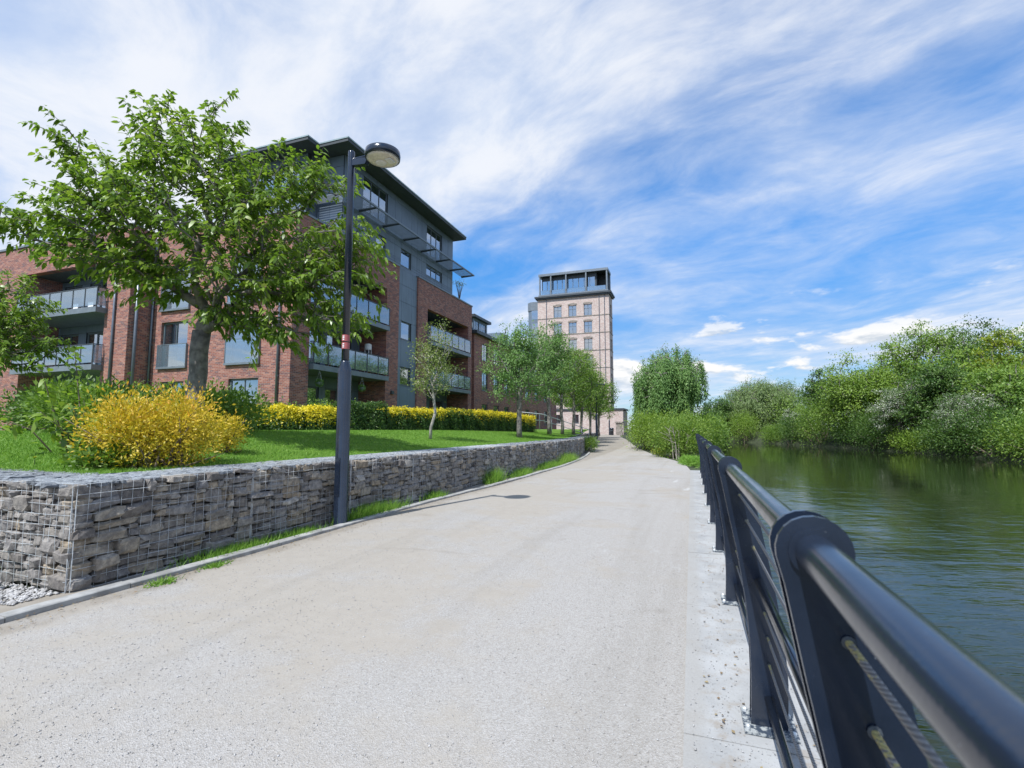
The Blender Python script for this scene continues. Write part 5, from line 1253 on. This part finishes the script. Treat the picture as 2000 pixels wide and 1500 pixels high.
# far bank: every tree on its own
def bank_tree(label, x, y, top, r, mat, n_cl=150, per=70, leaf=.30, low=.12, shell=.42, cl=None, bark='bark', hang=0.0, vs=.5, name='bank_tree', z=None, wide=1.0, r_max=.3, flat=.55, vb=0.0):
    z = float(fb(x, y)) - .1 if z is None else z; h = top - z; cz = z + h * (low + (1 - low) / 2); rz = h * (1 - low) / 2
    ells = [(x, y, cz, r * .95, r * .95 * wide, rz)]
    for k in range(5):
        a = 2 * math.pi * k / 5 + RNG.random(); rr = r * (.35 + .3 * RNG.random()); ells.append((x + rr * math.cos(a), y + rr * math.sin(a), cz + rz * RNG.uniform(-.55, .5), r * RNG.uniform(.4, .6), r * RNG.uniform(.4, .6), rz * RNG.uniform(.35, .5)))
    return tree(name, label, (x, y, z), (x + RNG.normal() * .3, y, z + h * .55), ells, n_cl, per, leaf, cl or r * .26, mat, bark, 'trees on the far river bank', r_max, .02, shell, hang, flat, vs, 0, .012, vbias=vb)
bank_tree('round dark green tree next to the grey-green willow', 19.9, 92, 11.4, 3.1, 'lf_dark')
bank_tree('broad olive-green tree right of the round dark green tree', 21.6, 80.5, 11.9, 5.0, 'lf_olive', 230, 80)
bank_tree('pale flowering hawthorn leaning over the water in mid bank', 23.2, 70.5, 7.6, 3.0, 'lf_haw', 190, 100, .17, .02, cl=.6, vb=-.02)
bank_tree('glossy dark green tree right of the middle hawthorn', 25.8, 67, 9.0, 3.3, 'lf_dark', 170, 80, .28, .15)
bank_tree('tall airy light green tree above the middle of the bank', 31.5, 86, 16.8, 6.6, 'lf_green', 150, 70, .32, .30, .5, 1.25, vb=.12)
bank_tree('tall dark crowned tree behind the yellow-green one', 37, 84, 16.4, 4.6, 'lf_dark', 190, 75, .32, .15)
bank_tree('bright yellow-green tree near the right edge', 34.5, 74.5, 12.9, 3.0, 'lf_lime', 150, 70, .28, .15)
bank_tree('green tree cut off by the right edge of the photo', 41, 80, 14.4, 4.2, 'lf_green', 190, 75, .32)
bank_tree('white flowering hawthorn hanging over the water near right edge', 25.6, 60.8, 5.6, 2.9, 'lf_haw', 180, 100, .16, .0, cl=.6, vb=.0)
bank_tree('mid-green bushy tree at the waterside right edge', 28.8, 60.5, 8.0, 3.4, 'lf_green', 190, 80, .26, .02)
bank_tree('tall green tree behind the broad olive one', 29, 92, 13.2, 5.2, 'lf_olive', 200, 75, .34)
bank_tree('small whitish hawthorn between willow and round dark tree', 17.6, 103, 5.6, 1.7, 'lf_haw', 100, 80, .2, .0)
bank_tree('wide green tree filling the bank behind the dark glossy one', 32, 76, 11.4, 4.6, 'lf_green', 200, 75, .32, vb=.06)
bank_tree('olive tree behind the yellow-green tree', 42, 92, 15.2, 5.5, 'lf_olive', 190, 75, .36)
bank_tree('low green tree behind the white hawthorn near the right edge', 31, 66.5, 8.6, 3.2, 'lf_olive', 170, 80, .28, .0)
bank_tree('dark tree left of the willow against the sky', 5.5, 117, 9.2, 4.0, 'lf_dark', 130, 70, .4)
bank_tree('low dark tree beyond the river bend', -6, 140, 8.5, 5.0, 'lf_dark', 120, 70, .5, z=0)
tree('grey_willow', 'broad grey-green willow at the river bend', (14.6, 122, -.3), (14.6, 122, 7), [(14.6, 122, 6.6, 9.0, 8.5, 6.2), (11.5, 120, 6.0, 5.5, 5.5, 5.6), (18, 121, 6.6, 5.8, 5.5, 5.8), (14.5, 121, 9.6, 5.5, 5, 4)], 620, 110, .50, 1.3, 'lf_willow', 'bark', 'trees on the far river bank', .5, .02, .38, 2.2, .7, .28, 0, .03, vbias=.02, aspect=.22)
k = 0
for (y, dx, h, mt, lab) in ((47, 1.0, 1.5, 'lf_green', 'low waterside bush at the extreme right edge'), (52, 1.2, 1.6, 'lf_olive', 'rough waterside bush below the right hawthorn'), (57, .9, 1.5, 'lf_green', 'waterside bush left of the right hawthorn'), (62.5, 1.0, 1.6, 'lf_dark', 'dark waterside bush under the glossy tree'), (67.5, .8, 1.4, 'lf_olive', 'waterside bush below the middle hawthorn'), (74, .9, 1.9, 'lf_green', 'waterside bush right of the olive tree foot'), (80, .9, 2.2, 'lf_dark', 'waterside bush at the foot of the olive tree'), (87, 1.0, 2.4, 'lf_green', 'waterside bush below the round dark tree'), (94, 1.0, 2.4, 'lf_olive', 'waterside bush left of the round dark tree'), (101, 1.0, 2.2, 'lf_green', 'waterside bush right below the willow'), (109, 1.0, 2.4, 'lf_olive', 'waterside bush under the left half of the willow')):
    k += 1; q_ = (.75, 1.25, .9, 1.4, 1.05)[k % 5]; x = float(ipol(RB, y)) + dx - .3 + (.5, -.2, .7, 0, .3)[k % 5]; bush('waterside_bush', lab, x, y, -1.1, 1.5 + 1.0 * q_, 2.2 + 2.0 * q_, (h + .6) * q_ * 1.65, 7500, .21, mt if k % 3 else 'lf_dark', 'bushes along the far waterline', 0, 8, 'twig', 8)
# closed undergrowth behind the named trees
n = 60000; yy = 44 + 100 * RNG.random(n); dep = 7 + 11 * RNG.random(n) ** .7; hh = RNG.random(n) * (5.5 + 2.0 * np.sin(yy * .35) + 1.2 * np.sin(yy * .9))
P = np.stack([ipol(RB, yy) + dep, yy, .3 + hh], 1) + RNG.normal(size=(n, 3)) * .3
tag(leaves('undergrowth', P, rnd_dirs(n), rnd_dirs(n) * .7 + np.array([-.3, -.3, .6]), RNG.uniform(.25, .45, n), RNG.uniform(.15, .25, n), .35 + .5 * RNG.random(n), 'lf_green'), 'dense green undergrowth filling the far bank behind the trees', kind='stuff')
# trees behind the far end of the path
bank_tree('distant thin tree above the pale wall at path end', -7.5, 96, 9.5, 2.6, 'lf_sparse', 60, 26, .3, .3, name='distant_tree', z=.4)
bank_tree('distant green tree behind the weeping birch', -3.5, 88, 8.0, 3.4, 'lf_green', 130, 60, .34, .1, name='distant_tree', z=.3)

# ------------------------------------------------------------------ weeds, loose gravel
def tuft(label, x, y, n, rx, ry, h, mat='lf_grass', vb=0.0):
    t = thing('weed_tuft', label, 'weeds', (x, y, float(gz(y))), 'weeds at the foot of the gabion wall')
    P = np.stack([x + RNG.normal(size=n) * rx, y + RNG.normal(size=n) * ry, np.full(n, float(gz(y)) - .01)], 1); P[:, 0] = np.clip(P[:, 0], wall_x(P[:, 1]) + .02, ipol(KERB, P[:, 1]) - .06)
    o = grass_patch('blades', P, h, .006, mat, t, .45, vb); tag(o, kind='stuff')
for (y, n, ry, h, lab) in ((4.75, 1300, .34, .11, 'short grass strip at the first stretch of wall foot'), (5.75, 900, .22, .10, 'short grass just before the lamp post foot'), (7.55, 1900, .40, .20, 'tall grass tuft just beyond the lamp post foot'), (9.75, 700, .20, .15, 'low weed clump midway along the wall foot'), (13.2, 900, .25, .36, 'tall weed against the wall beyond the lamp shadow'), (15.6, 1200, .5, .22, 'weeds near the kerb bend'), (19.0, 1500, .7, .24, 'weeds along the far part of the wall foot'), (22.3, 1800, .7, .38, 'yellowish tall grass near the far end of the wall')):
    tuft(lab, float(wall_x(y)) + .16, y, n, .09, ry, h, 'lf_grass', .25 if y > 22 else 0)
bush('leafy_weed', 'leafy green weed bush at the far end of the gabion wall', -6.1, 31.5, .1, .45, .9, .9, 1800, .09, 'lf_green', None, 0, 5, 'twig', 5, cat='plant')
bush('leafy_weed', 'small weed in the gravel left of the wall corner', -6.35, 2.72, -.01, .22, .12, .2, 420, .07, 'lf_green', None, .1, 4, 'twig', 4, cat='plant')
def small_weed(x, y, lab):
    t = thing('path_weed', lab, 'weeds', (x, y, 0)); n = 160
    P = np.stack([x + RNG.normal(size=n) * .05, y + RNG.normal(size=n) * .08, np.full(n, .0)], 1); tag(grass_patch('blades', P, .06, .006, 'lf_grass', t, .9), kind='stuff')
small_weed(-4.97, 4.15, 'small weed on the path edge by the first kerb stones'); small_weed(-4.9, 3.55, 'tiny weed on the path nearest the camera')
t = thing('dandelion', 'single yellow dandelion on the lawn at left edge', 'flower', (-8.6, 4.3, lz(-8.6, 4.3)))
z_ = lz(-8.6, 4.3); MB().tube([(-8.6, 4.3, z_), (-8.6, 4.3, z_ + .1)], .004, 5).build('stem', 'lf_inner', t)
n = 40; a = RNG.random(n) * 6.28; tag(leaves('petals', np.tile([[-8.6, 4.3, z_ + .1]], (n, 1)), np.stack([np.cos(a), np.sin(a), .3 + RNG.random(n)], 1), np.tile([[0, 0, 1.]], (n, 1)), np.full(n, .03), np.full(n, .012), np.full(n, 1.), 'lf_lime', t), kind='stuff')
# loose stones on the near path
def pebbles(name, n, xf, yf, zf, smin, smax, mat, label):
    y = yf(RNG.random(n)); x = xf(RNG.random(n), y); z = zf(x, y)
    O = np.array([[1, 0, 0], [-1, 0, 0], [0, 1, 0], [0, -1, 0], [0, 0, 1], [0, 0, -1]], float); T_ = np.array([[0, 2, 4], [2, 1, 4], [1, 3, 4], [3, 0, 4], [2, 0, 5], [1, 2, 5], [3, 1, 5], [0, 3, 5]])
    s = (smin + (smax - smin) * RNG.random(n) ** 3)[:, None, None]; sc = np.stack([.8 + .5 * RNG.random(n), .6 + .4 * RNG.random(n), .4 + .3 * RNG.random(n)], 1)[:, None, :]
    V = O[None] * (1 + .25 * RNG.normal(size=(n, 6, 1))) * sc * s; a = RNG.random(n) * 6.28; c, sn = np.cos(a)[:, None], np.sin(a)[:, None]
    V = np.stack([V[:, :, 0] * c - V[:, :, 1] * sn, V[:, :, 0] * sn + V[:, :, 1] * c, V[:, :, 2]], 2) + np.stack([x, y, z], 1)[:, None, :]
    o = from_np(name, V.reshape(-1, 3), (np.arange(n)[:, None, None] * 6 + T_[None]).reshape(-1, 3), mat, None, False, None, np.repeat(RNG.random(n), 6)); return tag(o, label, kind='stuff')
def mat_pebble():
    m, nt, b, g = new_mat('pebble'); a = nt.nodes.new('ShaderNodeAttribute'); a.attribute_name = 'v'
    g.link(g.ramp(a.outputs['Fac'], [(0, (.24, .23, .22)), (.3, (.33, .32, .31)), (.7, (.40, .39, .385)), (1, (.50, .495, .49))]), b.inputs['Base Color']); b.inputs['Roughness'].default_value = .9; return m
M['pebble'] = mat_pebble()
pz = lambda x, y: 0.006 + 0.006 * np.sin(x * 2.1 + y * 0.7)
pebbles('loose_gravel', 15000, lambda r, y: -4.95 + r * 4.85, lambda r: 1.2 + 8.5 * r ** 1.7, pz, .003, .0075, 'pebble', 'loose pale gravel scattered over the near path')
pebbles('coping_grit', 2600, lambda r, y: -.05 + .62 * r, lambda r: 1.2 + 9 * r ** 1.5, lambda x, y: .026 + 0 * x, .002, .007, 'pebble', 'grit scattered on the coping')
pebbles('corner_gravel', 1500, lambda r, y: -5.5 - 2.2 * r, lambda r: 2.66 + .36 * r, lambda x, y: .006 + 0 * x, .012, .035, 'pebble', 'loose stones below the sunlit end of the wall')

def litter(name, n, xf, yf, z0, label):
    y = yf(RNG.random(n)); x = xf(RNG.random(n), y); P = np.stack([x, y, np.full(n, z0)], 1)
    A = np.stack([RNG.normal(size=n), RNG.normal(size=n), RNG.normal(size=n) * .15], 1); N = np.stack([RNG.normal(size=n) * .3, RNG.normal(size=n) * .3, np.ones(n)], 1)
    tag(leaves(name, P, A, N, RNG.uniform(.012, .035, n), RNG.uniform(.008, .018, n), RNG.random(n), 'lf_litter'), label, kind='stuff')
M['lf_litter'] = mat_leaf('dry_leaf', [(0, (.10, .07, .045)), (.5, (.20, .14, .08)), (1, (.30, .24, .13))], .1)
litter('kerb_litter', 900, lambda r, y: ipol(KERB, y) + .02 + .35 * r ** 3, lambda r: 1.5 + 16 * r, .016, 'dry leaf litter lying along the kerb')
litter('coping_litter', 260, lambda r, y: .02 + .5 * r, lambda r: 1.5 + 10 * r ** 1.4, .03, 'dark leaf crumbs lying on the coping')
